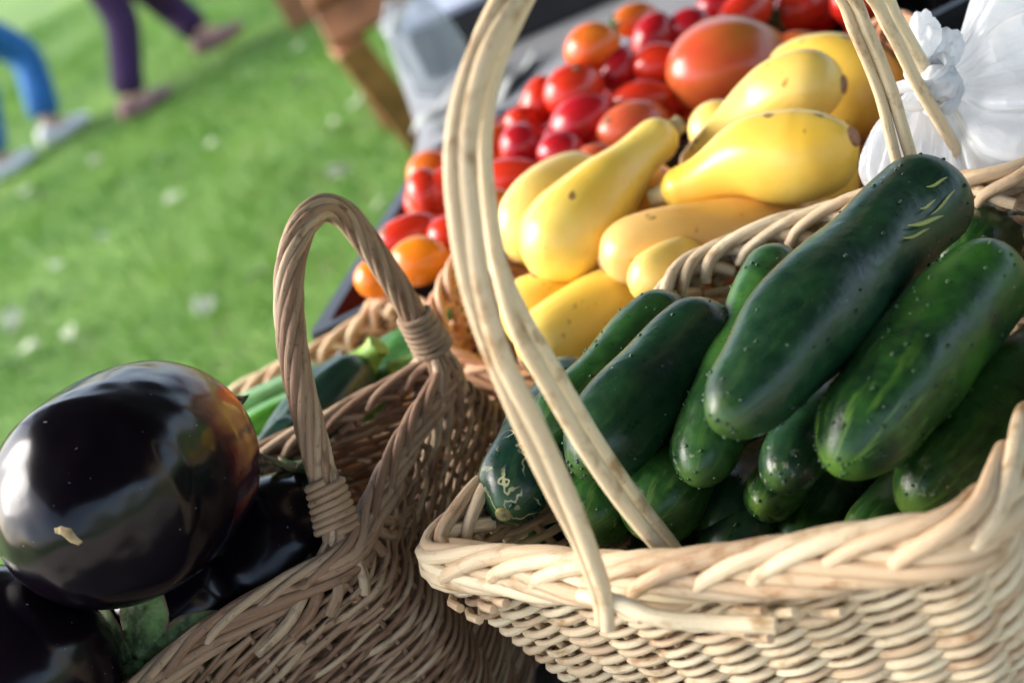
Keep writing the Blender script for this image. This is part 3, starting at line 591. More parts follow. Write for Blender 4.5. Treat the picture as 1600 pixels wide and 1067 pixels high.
for i, (pp, rr, mt, lb, sd_, st_) in enumerate(ZU):
    pts = [P(*q) for q in pp]; n = len(rr)
    o, v, T, U, W = loft('courgette', pts, [(k/(n-1), r) for k, r in enumerate(rr)], M[mt], 60, 40, .0006, 40, 50+i, .035, 8, label=lb, cat='courgette', group='courgettes in the low tan basket')
    if st_:
        p = pts[-1]; e = P(pp[-1][0]+sd_[0], pp[-1][1]+sd_[1], pp[-1][2]-.005); d = unit(e-p)
        mb = MB(); mb.tube(catmull([p-d*.006, p+(e-p)*.45, e], 8), [.0125, .011, .009, .008, .0075, .0075, .008, .0085], 6); mb.build('stem', M['zstem'], o)

# tomatoes -------------------------------------------------------------
def tom_mat(name, a, b_, seed):
    m, t, b = newmat(name); n = N(t); tc = n('TexCoord').outputs['Object']; off = n('VectorMath', operation='ADD', i_0=tc, i_1=(seed, seed, seed)).outputs[0]
    at = n('Attribute', attribute_name='rv'); sep = n('SeparateXYZ', i_0=at.outputs['Vector'])
    c = n.mix(n.ramp(n.math('ADD', n.noise(off, 25, 3), n.math('MULTIPLY', sep.outputs[0], .25)), .45, .85), a, b_)
    n.link(c, b.inputs['Base Color']); b.inputs['Roughness'].default_value = .25; b.inputs['Subsurface Weight'].default_value = .08; b.inputs['Subsurface Radius'].default_value = (.008, .002, .001); b.inputs['Subsurface Scale'].default_value = .5
    return m
M['t_red'] = tom_mat('tomato_red', (.60, .022, .012), (.62, .05, .015), 1)
M['t_crim'] = tom_mat('tomato_crimson', (.42, .010, .018), (.50, .018, .02), 2)
M['t_or'] = tom_mat('tomato_orange_red', (.68, .09, .015), (.70, .18, .02), 3)
M['t_org'] = tom_mat('tomato_orange', (.82, .19, .01), (.85, .28, .015), 4)
M['t_pk'] = tom_mat('tomato_pink_orange', (.60, .10, .045), (.66, .17, .05), 5)
M['t_big'] = tom_mat('tomato_beefsteak', (.60, .075, .03), (.55, .16, .03), 6)
M['t_cal'] = plain('tomato_calyx', (.06, .14, .03), .7)
TOM = [  # px, py, rx, ry(px half sizes), angle deg (image, long axis), depth, mat, calyx dir or None, label
 (925, 75, 42, 36, 10, 1.15, 't_or', (30, -12), 'orange-red plum tomato at the top left of the heap, its tan stem scar showing'),
 (993, 32, 36, 26, 30, 1.22, 't_or', (-30, 10), 'small orange plum tomato with a green calyx against the grey table'),
 (1022, 62, 32, 40, 15, 1.19, 't_crim', None, 'crimson tomato right of the one with the green calyx'),
 (966, 108, 30, 36, 20, 1.15, 't_crim', None, 'dark crimson tomato between the orange-red and the red one'),
 (1028, 102, 40, 32, -15, 1.14, 't_red', None, 'plain red tomato left of the beefsteak tomato'),
 (1080, 46, 36, 32, 0, 1.19, 't_crim', None, 'crimson tomato just above the left shoulder of the beefsteak tomato'),
 (1122, 12, 34, 30, -30, 1.22, 't_crim', None, 'pinkish crimson tomato at the top edge, left of the long red one'),
 (1165, 22, 46, 32, -35, 1.20, 't_red', None, 'long red tomato right above the beefsteak tomato'),
 (1252, 12, 44, 36, -20, 1.22, 't_red', (-32, 14), 'red tomato with a dark green calyx beside the cream handle'),
 (1140, 106, 94, 74, -12, 1.11, 't_big', None, 'large orange-red beefsteak tomato with a green-tinged shoulder'),
 (1248, 70, 34, 20, 0, 1.16, 't_or', None, 'small orange tomato right of the beefsteak tomato'),
 (897, 142, 46, 40, -30, 1.13, 't_red', None, 'round red tomato below the orange-red one with the stem scar'),
 (908, 190, 50, 38, -30, 1.10, 't_crim', None, 'large dark crimson tomato in the middle of the heap'),
 (878, 240, 36, 34, 0, 1.07, 't_crim', None, 'crimson tomato just above the pale squash'),
 (1002, 158, 48, 30, -10, 1.11, 't_red', None, 'flattish red tomato above the pinkish orange one'),
 (990, 198, 54, 38, -15, 1.07, 't_pk', None, 'pinkish orange tomato behind the neck of the upright crookneck'),
 (842, 160, 26, 38, 10, 1.16, 't_red', None, 'narrow red tomato standing at the heap edge right of the handle'),
 (768, 224, 34, 28, -30, 1.16, 't_or', None, 'orange-red tomato touching the right side of the cream handle'),
 (815, 192, 26, 24, 0, 1.15, 't_red', None, 'small red tomato perched on its crimson neighbour near the handle'),
 (815, 230, 34, 36, 0, 1.11, 't_crim', None, 'crimson tomato third from the handle in the second row'),
 (800, 280, 60, 32, 0, 1.07, 't_red', None, 'long red tomato lying across above the orange one'),
 (880, 290, 32, 26, 0, 1.05, 't_or', None, 'orange tomato mostly hidden behind the pale squash'),
 (772, 336, 44, 40, 0, 1.03, 't_or', None, 'orange-red tomato between the cream handle and the pale squash'),
 (664, 300, 28, 36, -10, 1.10, 't_red', None, 'glossy red tomato at the left edge of the heap against the grass'),
 (692, 298, 26, 34, 10, 1.10, 't_red', None, 'red tomato tucked against the left side of the cream handle'),
 (640, 368, 50, 32, -20, 1.04, 't_red', None, 'red tomato over the two orange ones in the corner'),
 (655, 408, 46, 36, -10, 1.0, 't_org', None, 'bright orange tomato behind the arch of the rope handle'),
 (588, 436, 32, 30, 0, 1.02, 't_org', None, 'orange tomato in the near left corner of the black tray'),
 (702, 372, 36, 34, 0, 1.03, 't_red', None, 'red tomato hidden by the cream handle'),
 (930, 252, 34, 26, -20, 1.04, 't_pk', None, 'pinkish tomato peeping out above the upright crookneck'),
 (735, 280, 30, 30, 0, 1.09, 't_crim', None, 'crimson tomato behind the cream handle'),
]
tcoll = []
for i, (px, py, rx, ry, ang, d, mt, cal, lb) in enumerate(TOM):
    c = P(px, py, d); s = d/F; a = math.radians(-ang); ux = cx*math.cos(a)+cy*math.sin(a); uy = -cx*math.sin(a)+cy*math.cos(a)
    rl, rs = (rx, ry) if rx >= ry else (ry, rx); ax = ux if rx >= ry else uy
    ax = unit(ax+fw*(.25 if i % 2 else -.2)); rl *= s*1.10; rs *= s*1.07
    if cal is not None: ax = unit(cx*cal[0]-cy*cal[1]-fw*12)
    big = mt == 't_big'
    o, v, T, U, W = loft('tomato', [c-ax*rl, c-ax*rl*.3, c+ax*rl*.3, c+ax*rl], [(0, rs*.95), (.35, rs), (.65, rs), (1, rs*.92)], M[mt], 30, 32, .0006, 60, 70+i, .03 if big else .012, 6 if big else 3, e=.5, label=lb, cat='tomato', group='tomatoes heaped in the black tray')
    tcoll.append((c, rs))
    if cal is not None and i != 0:
        mb = MB(); p = v[-1, 0]
        for k in range(5):
            b_ = k*1.2566; dd = U[-1]*math.cos(b_)+W[-1]*math.sin(b_); mb.tube(np.array([p, p+dd*rs*.35+T[-1]*.001, p+dd*rs*.7-T[-1]*.001+T[-1]*.003*(k % 2)]), [.0022, .0018, .0004], 5)
        mb.tube(np.array([p-T[-1]*.001, p+T[-1]*.008, p+T[-1]*.013+U[-1]*.003]), .0016, 6); mb.build('calyx', M['t_cal'], o)
    if i in (4, 11, 15, 22, 25, 27):
        sd_ = unit(cx*((i*7) % 5-2)*.35+cy*(.3+(i % 3)*.3)-fw*.8); pv = v.reshape(-1, 3); q = pv[((pv-c)@sd_).argmax()]; e_ = unit(np.cross(sd_, [0, 0, 1.])); mb = MB(); mb.ball(q-sd_*.0004, (.0036, .0036, .0010), np.stack([e_, np.cross(sd_, e_), sd_], 1), 6, 10); mb.build('stem_scar', M['stem_scar'], o)
    if i == 0:
        mb = MB(); mb.ball(v[-1, 0]-T[-1]*.0005, (.005, .005, .0012), np.stack([U[-1], W[-1], T[-1]], 1), 6, 12); mb.build('stem_scar', plain('tomato_scar', (.5, .32, .12), .8), o)

# ------------------------------------------------------------------ tables, tray and things behind
M['cloth'] = plain('dark_table_cloth', (.035, .034, .038), .9, var=.3, scale=60, bump=.4)
M['board'] = plain('grey_board', (.30, .31, .33), .55, var=.12, scale=12, bump=.1)
M['legm'] = plain('table_leg_metal', (.25, .25, .26), .4, metallic=.6)
M['blackpl'] = plain('black_plastic', (.012, .012, .016), .32, var=.2)
def slab(poly, z0, z1, mb, bev=.004):
    p = np.array(poly, float); c = p.mean(0); n = len(p); k = np.arange(n); k1 = (k+1) % n
    q = c+(p-c)*(1-bev/np.linalg.norm(p-c, axis=1).mean()); z = lambda a, h: np.c_[a, np.full(n, h)]
    V = np.vstack([z(q, z0), z(p, z0+bev), z(p, z1-bev), z(q, z1)])
    for r in range(3): mb.add(V, np.stack([r*n+k, r*n+k1, (r+1)*n+k1, (r+1)*n+k], 1))
    mb.add(V, [list(range(3*n, 4*n))]); mb.add(V, [list(range(n))[::-1]])
def table(name, poly, z0, z1, mat, label, legs):
    p = np.array(poly); t = empty(name, (*p.mean(0), 0), label, 'table'); mb = MB(); slab(poly, z0, z1, mb); mb.build('table_top', mat, t, smooth=False)
    for (x, y) in legs:
        m = MB(); m.tube(np.array([[x, y, z0], [x, y, .3], [x, y, .0]]), .016, 10); m.build('leg', M['legm'], t)
    return t
table('market_table', [(-.62, .22), (.78, .22), (.78, 1.14), (-.62, 1.14)], ZT-.03, ZT, M['cloth'], 'dark covered market table under the wicker baskets', [(-.56, .28), (.72, .28), (.72, 1.08), (-.56, 1.08)])
gb = [PZ(498, 500, ZT)[:2], PZ(652, 205, ZT)[:2]]
tbB = [(-.19, 1.146), (1.2, 1.146), (1.35, 2.3), (.30, 2.3), tuple(PZ(604, 60, ZT)[:2]), tuple(gb[1]), (-.02, 1.56), tuple(PZ(575, 392, ZT)[:2])]
table('side_table', tbB, ZT-.03, ZT-.001, M['board'], 'grey board table behind, carrying the tomato tray and the black tote', [(.05, 1.3), (1.1, 1.25), (1.25, 2.2), (.4, 2.2)])
M['canopy'] = plain('shade_canopy_cloth', (.055, .045, .042), .9, var=.2)  # unseen canopy, added to keep overhead sky out of the glossy skins
cn = empty('shade_canopy', (.9, .4, 0), 'dark cloth canopy over the stall, added out of view to darken reflections', 'canopy'); mb = MB()
X0, X1, Y0, Y1, ZC, ZP = -.85, 3.0, -1.3, 3.3, 2.15, 2.85
V = [(X0, Y0, ZC), (X1, Y0, ZC), (X1, Y1, ZC), (X0, Y1, ZC), ((X0+X1)/2, (Y0+Y1)/2, ZP)]+[(x, y_, ZC-.15) for x, y_ in ((X0, Y0), (X1, Y0), (X1, Y1), (X0, Y1))]
mb.add(V, [[0, 1, 4], [1, 2, 4], [2, 3, 4], [3, 0, 4]]); mb.add(V, [[0, 5, 6, 1], [1, 6, 7, 2], [2, 7, 8, 3], [3, 8, 5, 0]])
o = mb.build('roof', M['canopy'], cn, smooth=False); o.modifiers.new('t', 'SOLIDIFY').thickness = .004
for x, y_ in ((X0, Y0), (X1, Y0), (X1, 1.9), (X0, 1.9)):
    mb = MB(); mb.tube(np.array([[x, y_, 0], [x, y_, ZC+(.02 if y_ < 1.9 else .0)]]), .018, 8); mb.build('pole', M['legm'], cn)
# black tomato tray
def tray(label, cat, corners, z0, z1, mat, th=.004, name='tray', lip=.012):
    p = np.array(corners, float); c = p.mean(0); t = empty(name, (*c, z0), label, cat); n = len(p)
    K = 10; pr = np.vstack([catmull(np.array([p[i]*.94+p[i-1]*.06, p[i]*.985+c*.015, p[i]*.94+p[(i+1) % n]*.06]), K) for i in range(n)]); m = len(pr); k = np.arange(m); k1 = (k+1) % m
    def ring(s, h): q = c+(pr-c)*s; return np.c_[q, np.full(m, h)]
    rad = np.linalg.norm(pr-c, axis=1).mean(); th = th/rad; lp_ = lip/rad
    V = np.vstack([ring(.93, z0), ring(1., z1-.01), ring(1+lp_, z1-.008), ring(1+lp_, z1), ring(1-th, z1), ring(.93-th, z0+.006)])
    mb = MB()
    for r in range(5): mb.add(V, np.stack([r*m+k, r*m+k1, (r+1)*m+k1, (r+1)*m+k], 1))
    mb.add(V, [list(range(5*m, 6*m))]); mb.add(V, [list(range(m))[::-1]]); mb.build('shell', mat, t, smooth=False); return t
tzr = .855
FL, BLp = PZ(503, 512, tzr)[:2], PZ(578, 392, tzr)[:2]
tray('black plastic tray filled with red and orange tomatoes', 'tray', [tuple(FL), (.46, .985), (.53, 1.27), (.02, 1.27)], ZT+.001, tzr, M['blackpl'])
# heap base: more tomatoes lying under those on top
fill = [(x, y) for x in np.linspace(-.05, .36, 9) for y in (1.04, 1.10, 1.16, 1.22)]
kf = 0
for (x, y) in fill:
    x2 = x+random.uniform(-.008, .008)+(y-1.04)*.35; y2 = y+random.uniform(-.008, .008)
    c = np.array([x2, y2, ZT+.012+.022])
    for layer in range(3):
        c = np.array([x2+random.uniform(-.006, .006), y2+random.uniform(-.006, .006), ZT+.03+layer*.040])
        if all(np.linalg.norm(c-q) > r+.020 for q, r in tcoll) and (layer < 2 or y > 1.06):
            ax = unit(np.array([random.uniform(-1, 1), random.uniform(-1, 1), random.uniform(-.3, .3)])); tcoll.append((c, .02))
            if layer == 0: continue
            loft('tomato', [c-ax*.026, c-ax*.008, c+ax*.008, c+ax*.026], [(0, .02), (.5, .0215), (1, .02)], M[random.choice(['t_red', 't_crim', 't_or'])], 20, 22, .0005, 60, 200+kf, .012, 3, e=.5, label='tomato lying under the top layer of the heap in the black tray', cat='tomato', group='tomatoes under the top layer'); kf += 1
# black tote with blue-grey lid
M['lid'] = plain('tote_lid', (.36, .40, .52), .45, var=.08, scale=20)
M['white_cloth'] = plain('white_sheet', (.42, .44, .43), .8, var=.1, scale=40, bump=.3)
tz = ZT-.001
t0 = PZ(672, 128, tz); t1 = PZ(1010, -20, tz); dr = unit((t1-t0)*[1, 1, 0]); bk = np.array([-dr[1], dr[0], 0])
A0 = t0; B0 = t0+dr*.80; C0 = B0+bk*.30; D0 = A0+bk*.30
tt = empty('storage_tote', tuple((A0+C0)/2), 'black storage tote with a blue-grey lid on the grey table', 'tote'); mb = MB(); slab([x[:2] for x in (A0, B0, C0, D0)], tz+.001, tz+.070, mb, .006); mb.build('body', M['blackpl'], tt, smooth=False)
mb = MB(); sh = [(x+((A0+C0)/2-x)*-.02)[:2] for x in (A0, B0, C0, D0)]; slab(sh, tz+.071, tz+.080, mb, .004)
for k in range(3):
    c = (A0*(1-(.2+.3*k))+B0*(.2+.3*k)+bk*.15); mb.box((c[0], c[1], tz+.084), (.16, .012, .008), np.stack([dr, bk, [0, 0, 1]], 1))
mb.build('lid', M['lid'], tt, smooth=False)
# white sheet on the corner of the grey table
mb = MB(); s0, s1 = PZ(655, 205, ZT+.01), PZ(735, 120, ZT+.01); nx, ny = 24, 14; V = []
e1 = s1-s0; e2 = np.array([.10, -.05, 0.])
for i in range(nx):
    for j in range(ny):
        a, b_ = i/(nx-1), j/(ny-1); p = s0+e1*a+e2*(b_-.1); p[2] = ZT+.003+.010*(1+math.sin(a*9+b_*4))*.5+.006*math.sin(b_*11+a*3); 
        V.append(p)
mb.add(V, [[i*ny+j, (i+1)*ny+j, (i+1)*ny+j+1, i*ny+j+1] for i in range(nx-1) for j in range(ny-1)])
o = mb.build('paper_sheet', M['white_cloth'], loc=tuple(s0)); o.modifiers.new('thick', 'SOLIDIFY').thickness = .002; tag(o, 'crumpled white sheet on the corner of the grey table', 'paper')
# clear plastic bag standing behind the table corner, on the low wooden bench; pole
def film(name, col, alpha, rough=.25, radial=False):
    m, t, b = newmat(name); n = N(t); out = t.nodes['Material Output']
    tr = n('BsdfTransparent', i_Color=(1, 1, 1, 1)); tl = n('BsdfTranslucent', i_Color=(*col, 1)); df = n('BsdfDiffuse', i_Color=(*col, 1)); gl = n('BsdfGlossy', i_Color=(1, 1, 1, 1), i_Roughness=rough)
    tc = n('TexCoord').outputs['Object']; nz = n.noise(tc, 45, 5, .6)
    if radial:
        sp = n('SeparateXYZ', i_0=n('Attribute', attribute_name='rv').outputs['Vector']); ang = n.math('MULTIPLY', sp.outputs[1], 6.2832)
        vv = n('CombineXYZ', i_0=n.math('MULTIPLY', sp.outputs[0], 2.2), i_1=n.math('MULTIPLY', n('Math', operation='SINE', i_0=ang).outputs[0], 3.2), i_2=n.math('MULTIPLY', n('Math', operation='COSINE', i_0=ang).outputs[0], 3.2)).outputs[0]
        nz = n.math('ADD', n.noise(vv, 1.5, 3, .5), n.math('MULTIPLY', nz, .5))
    if radial: nz = n.math('ADD', nz, n.math('MULTIPLY', n('TexVoronoi', i_Vector=tc, i_Scale=55., feature='F1').outputs[0], .7))
    bp = n('Bump', i_Strength=.6 if radial else .5, i_Distance=.007 if radial else .006, i_Height=nz).outputs[0]
    for s in (tl, df, gl): n.link(bp, s.inputs['Normal'])
    a = n('MixShader', i_0=.5, i_1=df.outputs[0], i_2=tl.outputs[0]); b2 = n('MixShader', i_0=alpha, i_1=tr.outputs[0], i_2=a.outputs[0])
    fr = n('LayerWeight', i_Blend=.12); c = n('MixShader', i_0=n.math('ADD', n.math('MULTIPLY', fr.outputs[0], .25), .03), i_1=b2.outputs[0], i_2=gl.outputs[0]); n.link(c.outputs[0], out.inputs['Surface']); return m
M['clear'] = film('clear_film', (.25, .31, .36), .35)
M['bagm'] = film('white_bag_film', (.90, .93, .97), .66, .22, True)
M['bagk'] = film('white_bag_gathered', (.90, .92, .95), .96, .35)
c = PZ(668, 175, ZT)+np.array([.038, .035, .16]); mb = MB(); nu_, nv_ = 26, 40; V = []
for i in range(nu_):
    for j in range(nv_):
        a, b_ = i/(nu_-1), j/nv_*6.283; R = (.040 if a < .75 else .040*(1-(a-.75)/.25*.6))*(.35+.65*min(1, a/.1))*(1+.12*math.sin(3*b_+a*5)+.06*math.sin(7*b_-a*9))
        V.append((c[0]+R*math.cos(b_), c[1]+R*.8*math.sin(b_), c[2]-.16+.14*a+.01*math.sin(5*b_)*a))
mb.add(V, [[i*nv_+j, i*nv_+(j+1) % nv_, (i+1)*nv_+(j+1) % nv_, (i+1)*nv_+j] for i in range(nu_-1) for j in range(nv_)])
mb.add(V, [[j for j in range(nv_)][::-1]])
zb0 = c[2]-.16
o = mb.build('plastic_bag', M['clear'], loc=(c[0], c[1], zb0)); tag(o, 'clear crumpled plastic bag standing on the corner of the grey table', 'plastic bag')
M['wood'] = plain('brown_wood', (.34, .135, .06), .55, var=.35, scale=14, bump=.5)
# wooden bench
ft = PZ(664, 228, 0.0)
bench = empty('wooden_bench', (ft[0], ft[1], 0), 'low brown wooden bench with a splayed leg on the grass', 'bench')
def beam(a, b_, wd, th_, name, par, mat=None):
    a = np.array(a); b_ = np.array(b_); d = unit(b_-a); side = unit(np.cross(d, fw)); o3 = np.cross(side, d); mb = MB()
    mb.box((a+b_)/2, (np.linalg.norm(b_-a), wd, th_), np.stack([d, side, o3], 1)); o = mb.build(name, mat or M['wood'], par, smooth=False); bv = o.modifiers.new('b', 'BEVEL'); bv.width = .004; return o
ra = P(504, 50, 3.75); tl = P(540, 66, 3.75)
beam(ra, ra+np.array([1.25, 0, 0]), .10, .06, 'seat_rail', bench)
beam(tl+(tl-ft)*.0, ft, .092, .06, 'leg', bench)
for dx, dy in ((.05, .55), (1.2, .02), (1.2, .55)): q = ra+np.array([dx, dy, -.04]); beam(q, [q[0], q[1], 0], .075, .06, 'leg', bench)
for k in range(5): beam(ra+np.array([.0, .02+.12*k, .066]), ra+np.array([1.25, .02+.12*k, .066]), .024, .10, 'seat_slat', bench)
pq = PZ(478, 34, 0.0); post = empty('wooden_post', tuple(pq), 'thick brown wooden post standing in the lawn at the top edge', 'post')
beam(pq, pq+np.array([0, 0, 1.1]), .15, .13, 'shaft', post); mb = MB(); mb.box(pq+np.array([0, 0, 1.125]), (.19, .17, .05)); mb.build('cap', M['wood'], post, smooth=False)
# white pole of a folded sunshade leaning over the tote
M['white_metal'] = plain('white_metal', (.62, .62, .60), .35)
pa, pb = P(606, 46, 2.5), P(740, -50, 2.5); pole = empty('folded_pole', tuple(pa), 'white metal pole lying level beyond the black tote', 'pole')
mb = MB(); mb.tube(np.array([pa, (pa+pb)/2, pb]), .013, 12); mb.build('shaft', M['white_metal'], pole)
mb = MB(); mb.tube(np.array([pa-(pb-pa)*.03, pa+(pb-pa)*.04]), .018, 12); mb.build('end_cap', M['board'], pole)
for q in (pa+(pb-pa)*.15, pb):
    mb = MB(); mb.tube(np.array([q, [q[0], q[1]+.02, 0.]]), .012, 10); mb.build('upright', M['legm'], pole)
# dark crate at right behind the tomatoes
dk = PZ(1345, 60, ZT+.02); tray('dark plastic crate behind the tomatoes, right of the cream handle', 'crate', [(.38, 1.37), (.68, 1.34), (.74, 1.63), (.44, 1.66)], ZT+.001, ZT+.16, M['blackpl'], name='plastic_crate')

# ------------------------------------------------------------------ white carrier bag tied to the hoop handle
kn = PV(1462, 132, Fp, Kp, -.008); 
bag = empty('carrier_bag', tuple(kn), 'thin white plastic carrier bag knotted round the right strut of the hoop handle', 'plastic bag')
gb_ = np.random.default_rng(12)
def fanpart(name, axis, e1, e2, Ls, Rs1, Rs2, pl, npl, mat, start, seed, nu_=60, nv_=160, sag=0.):
    g = np.random.default_rng(seed); mb = MB(); V = []; ph = g.random(8)*6.28; u = np.linspace(0, 1, nu_); Ls, Rs1, Rs2 = [catmull(np.array(q)[:, None], 60)[:, 0] for q in (Ls, Rs1, Rs2)]
    th = np.arange(nv_)*2*math.pi/nv_
    pleat = sum(np.sin(th*(npl+3*k)+ph[k]+1.5*np.sin(th*2+ph[k]))/(k+1) for k in range(3))
    for i in range(nu_):
        Lr = np.interp(u[i], np.linspace(0, 1, len(Ls)), Ls); r1 = np.interp(u[i], np.linspace(0, 1, len(Rs1)), Rs1); r2 = np.interp(u[i], np.linspace(0, 1, len(Rs2)), Rs2)
        am = pl*math.sin(math.pi*min(1, u[i]*1.2+.02))**.7
        rr_ = 1+am*pleat+.05*np.sin(th*2+u[i]*6+ph[5])+.03*np.sin(th*5+u[i]*14+ph[6])*u[i]
        V.append(start+(axis*Lr)[None]+axis*(u[i]*.004*np.sin(th*9+u[i]*11+ph[2]))[:, None]+(np.cos(th)*r1*rr_)[:, None]*e1+(np.sin(th)*r2*rr_)[:, None]*e2+np.array([0, 0, -1.])*sag*u[i]**2)
    V = np.array(V).reshape(-1, 3); i, j = np.meshgrid(np.arange(nu_-1), np.arange(nv_), indexing='ij'); k = (j+1) % nv_
    mb.add(V, np.stack([i*nv_+j, i*nv_+k, (i+1)*nv_+k, (i+1)*nv_+j], -1).reshape(-1, 4), np.stack([np.repeat(u, nv_), np.tile(th/6.2832, nu_), 0*np.repeat(u, nv_)], 1)); return mb.build(name, mat, bag)
def imv(dx, dy, dz=0): return unit(cx*dx-cy*dy+fw*dz)
fanpart('bag_body', imv(1, -.12, .25), imv(.1, -1, 0), imv(0, .1, 1), [0, .012, .024, .05, .10, .15, .19, .20], [.008, .030, .062, .078, .085, .08, .05, .001], [.008, .014, .03, .045, .055, .05, .03, .001], .10, 17, M['bagm'], kn+cx*.004+fw*.012, 3)
fanpart('bag_flap', imv(-.12, 1, .15), imv(1, .12, 0), imv(0, .1, 1), [0, .012, .025, .04, .050, .055], [.006, .014, .022, .025, .022, .010], [.004, .006, .008, .010, .009, .004], .09, 11, M['bagm'], kn+fw*.010-cx*.004, 5)
# knot: crumpled ring round the strut, an ear above and a loop at its left
mb = MB(); stv = unit(PV(1500, 210, Fp, Kp)-PV(1440, 100, Fp, Kp)); e1 = unit(np.cross(stv, fw)); e2 = np.cross(stv, e1)
for k in range(7):
    th = np.linspace(0, 2*math.pi, 40); tilt = gb_.normal()*.5; off = (k-3)*.0032
    r = .0090+.0012*gb_.random(); q = kn+stv*off+(np.cos(th)*r)[:, None]*e1+(np.sin(th)*r)[:, None]*e2+stv*(np.sin(th+gb_.random()*6)*.003*tilt*2)[:, None]
    mb.tube(q, .0032*(1+.3*np.sin(th*5+k)), 8, cap=False, flat=.6)
mb.build('knot', M['bagk'], bag)
def lumpball(c, ax, r, seed, name, mat):
    mb = MB(); nu2, nv2 = 40, 60; tt_ = np.linspace(0, math.pi, nu2); ph = np.arange(nv2)*2*math.pi/nv2; A = [unit(a) for a in ax]
    d = np.stack([np.sin(tt_)[:, None]*np.cos(ph), np.sin(tt_)[:, None]*np.sin(ph), np.cos(tt_)[:, None]*np.ones(nv2)], -1).reshape(-1, 3)
    nz = 1+.13*lump(d, seed, 3.2, 3)-.10*np.abs(lump(d, seed+1, 4, 2)); d = d*nz[:, None]; V = c+d[:, :1]*r[0]*A[0]+d[:, 1:2]*r[1]*A[1]+d[:, 2:]*r[2]*A[2]
    i, j = np.meshgrid(np.arange(nu2-1), np.arange(nv2), indexing='ij'); k = (j+1) % nv2
    mb.add(V, np.stack([i*nv2+j, (i+1)*nv2+j, (i+1)*nv2+k, i*nv2+k], -1).reshape(-1, 4)); return mb.build(name, mat, bag)
kd = 1/F*np.linalg.norm((kn-CAM)@fw)
def kp(px, py, dz=0): return kn+cx*(px-1462)*kd-cy*(py-132)*kd+fw*dz
lumpball(kp(1442, 62), (imv(1, .1), imv(.15, -1), fw), (.0088, .0155, .007), 3, 'ear', M['bagk'])
lumpball(kp(1478, 85, .003), (imv(1, .4), imv(.3, -1), fw), (.0085, .013, .007), 6, 'ear', M['bagk'])
lumpball(kp(1464, 132, -.006), (imv(1, -.2), imv(.2, 1), fw), (.0105, .0105, .010), 9, 'knot', M['bagk'])
mb = MB(); th = np.linspace(0, 2*math.pi, 40); q = kp(1424, 150)+(np.cos(th)*.0115)[:, None]*imv(1, -.12)+(np.sin(th)*.0055)[:, None]*imv(.12, 1)+(np.sin(2*th)*.002)[:, None]*fw
mb.tube(q, .0036, 8, cap=False, flat=.45); mb.build('loop', M['bagk'], bag)

# ------------------------------------------------------------------ ground and grass
def grass_ground():
    m, t, b = newmat('lawn_soil'); n = N(t); tc = n('TexCoord').outputs['Object']
    c = n.mix(n.ramp(n.noise(tc, 1.2, 4), .35, .65), (.07, .15, .018), (.12, .22, .03)); c = n.mix(n.math('MULTIPLY', n.ramp(n.noise(tc, 7, 3), .58, .7), .6), c, (.14, .13, .06))
    n.link(c, b.inputs['Base Color']); b.inputs['Roughness'].default_value = .95; return m
mb = MB(); mb.add([(-600, -600, 0), (600, -600, 0), (600, 600, 0), (-600, 600, 0)], [[0, 1, 2, 3]]); tag(mb.build('ground', grass_ground(), smooth=False), kind='structure')
M['fill_gravel'] = plain('pale_fill_gravel', (.42, .36, .30), .95, var=.4, scale=90, bump=.8)  # pale ground added out of view, bounces warm fill under the stall
mb = MB(); slab([(-4, -8), (5, -8), (5, 1.0), (-4, 1.0)], .0, .012, mb, .002); tag(mb.build('fill_gravel_bed', M['fill_gravel'], smooth=False), kind='structure')
def blade_mat():
    m, t, b = newmat('grass_blades'); n = N(t); at = n('Attribute', attribute_name='rv'); sep = n('SeparateXYZ', i_0=at.outputs['Vector']); tc = n('TexCoord').outputs['Object']
    c = n.mix(sep.outputs[2], (.036, .145, .008), (.10, .25, .024)); c = n.mix(n.ramp(n.noise(tc, 1.4, 4), .42, .66), c, (.18, .33, .04)); c = n.mix(n.math('MULTIPLY', n.ramp(n.noise(tc, 4.5, 3), .60, .72), .5), c, (.26, .28, .09))
    n.link(c, b.inputs['Base Color']); b.inputs['Roughness'].default_value = .6
    out = t.nodes['Material Output']; tl = n('BsdfTranslucent'); n.link(c, tl.inputs[0]); mx = n('MixShader', i_0=.3, i_1=b.outputs[0], i_2=tl.outputs[0]); n.link(mx.outputs[0], out.inputs['Surface']); return m
g = np.random.default_rng(2); nb = 150000; y = 1.2+9.8*g.random(nb)**.85; x = (g.random(nb)*1.0-.62)*(2.2+y*.75); h = .022+.03*g.random(nb); a = g.random(nb)*6.28; wd = .0022+.002*g.random(nb)
cl = lump(np.c_[x, y, 0*x], 5, 3.5, 2); h = h*(1+.3*cl); ln_ = .025*g.standard_normal((nb, 2))
p0 = np.c_[x-np.cos(a)*wd, y-np.sin(a)*wd, 0*x]; p1 = np.c_[x+np.cos(a)*wd, y+np.sin(a)*wd, 0*x]; p2 = np.c_[x+ln_[:, 0], y+ln_[:, 1], h]
V = np.stack([p0, p1, p2], 1).reshape(-1, 3); A = np.zeros((nb*3, 3)); A[:, 2] = np.repeat(g.random(nb), 3)
mb = MB(); mb.add(V, np.arange(nb*3).reshape(-1, 3), A); tag(mb.build('grass', blade_mat(), smooth=False), 'short green lawn grass behind the stall', 'grass', kind='stuff')
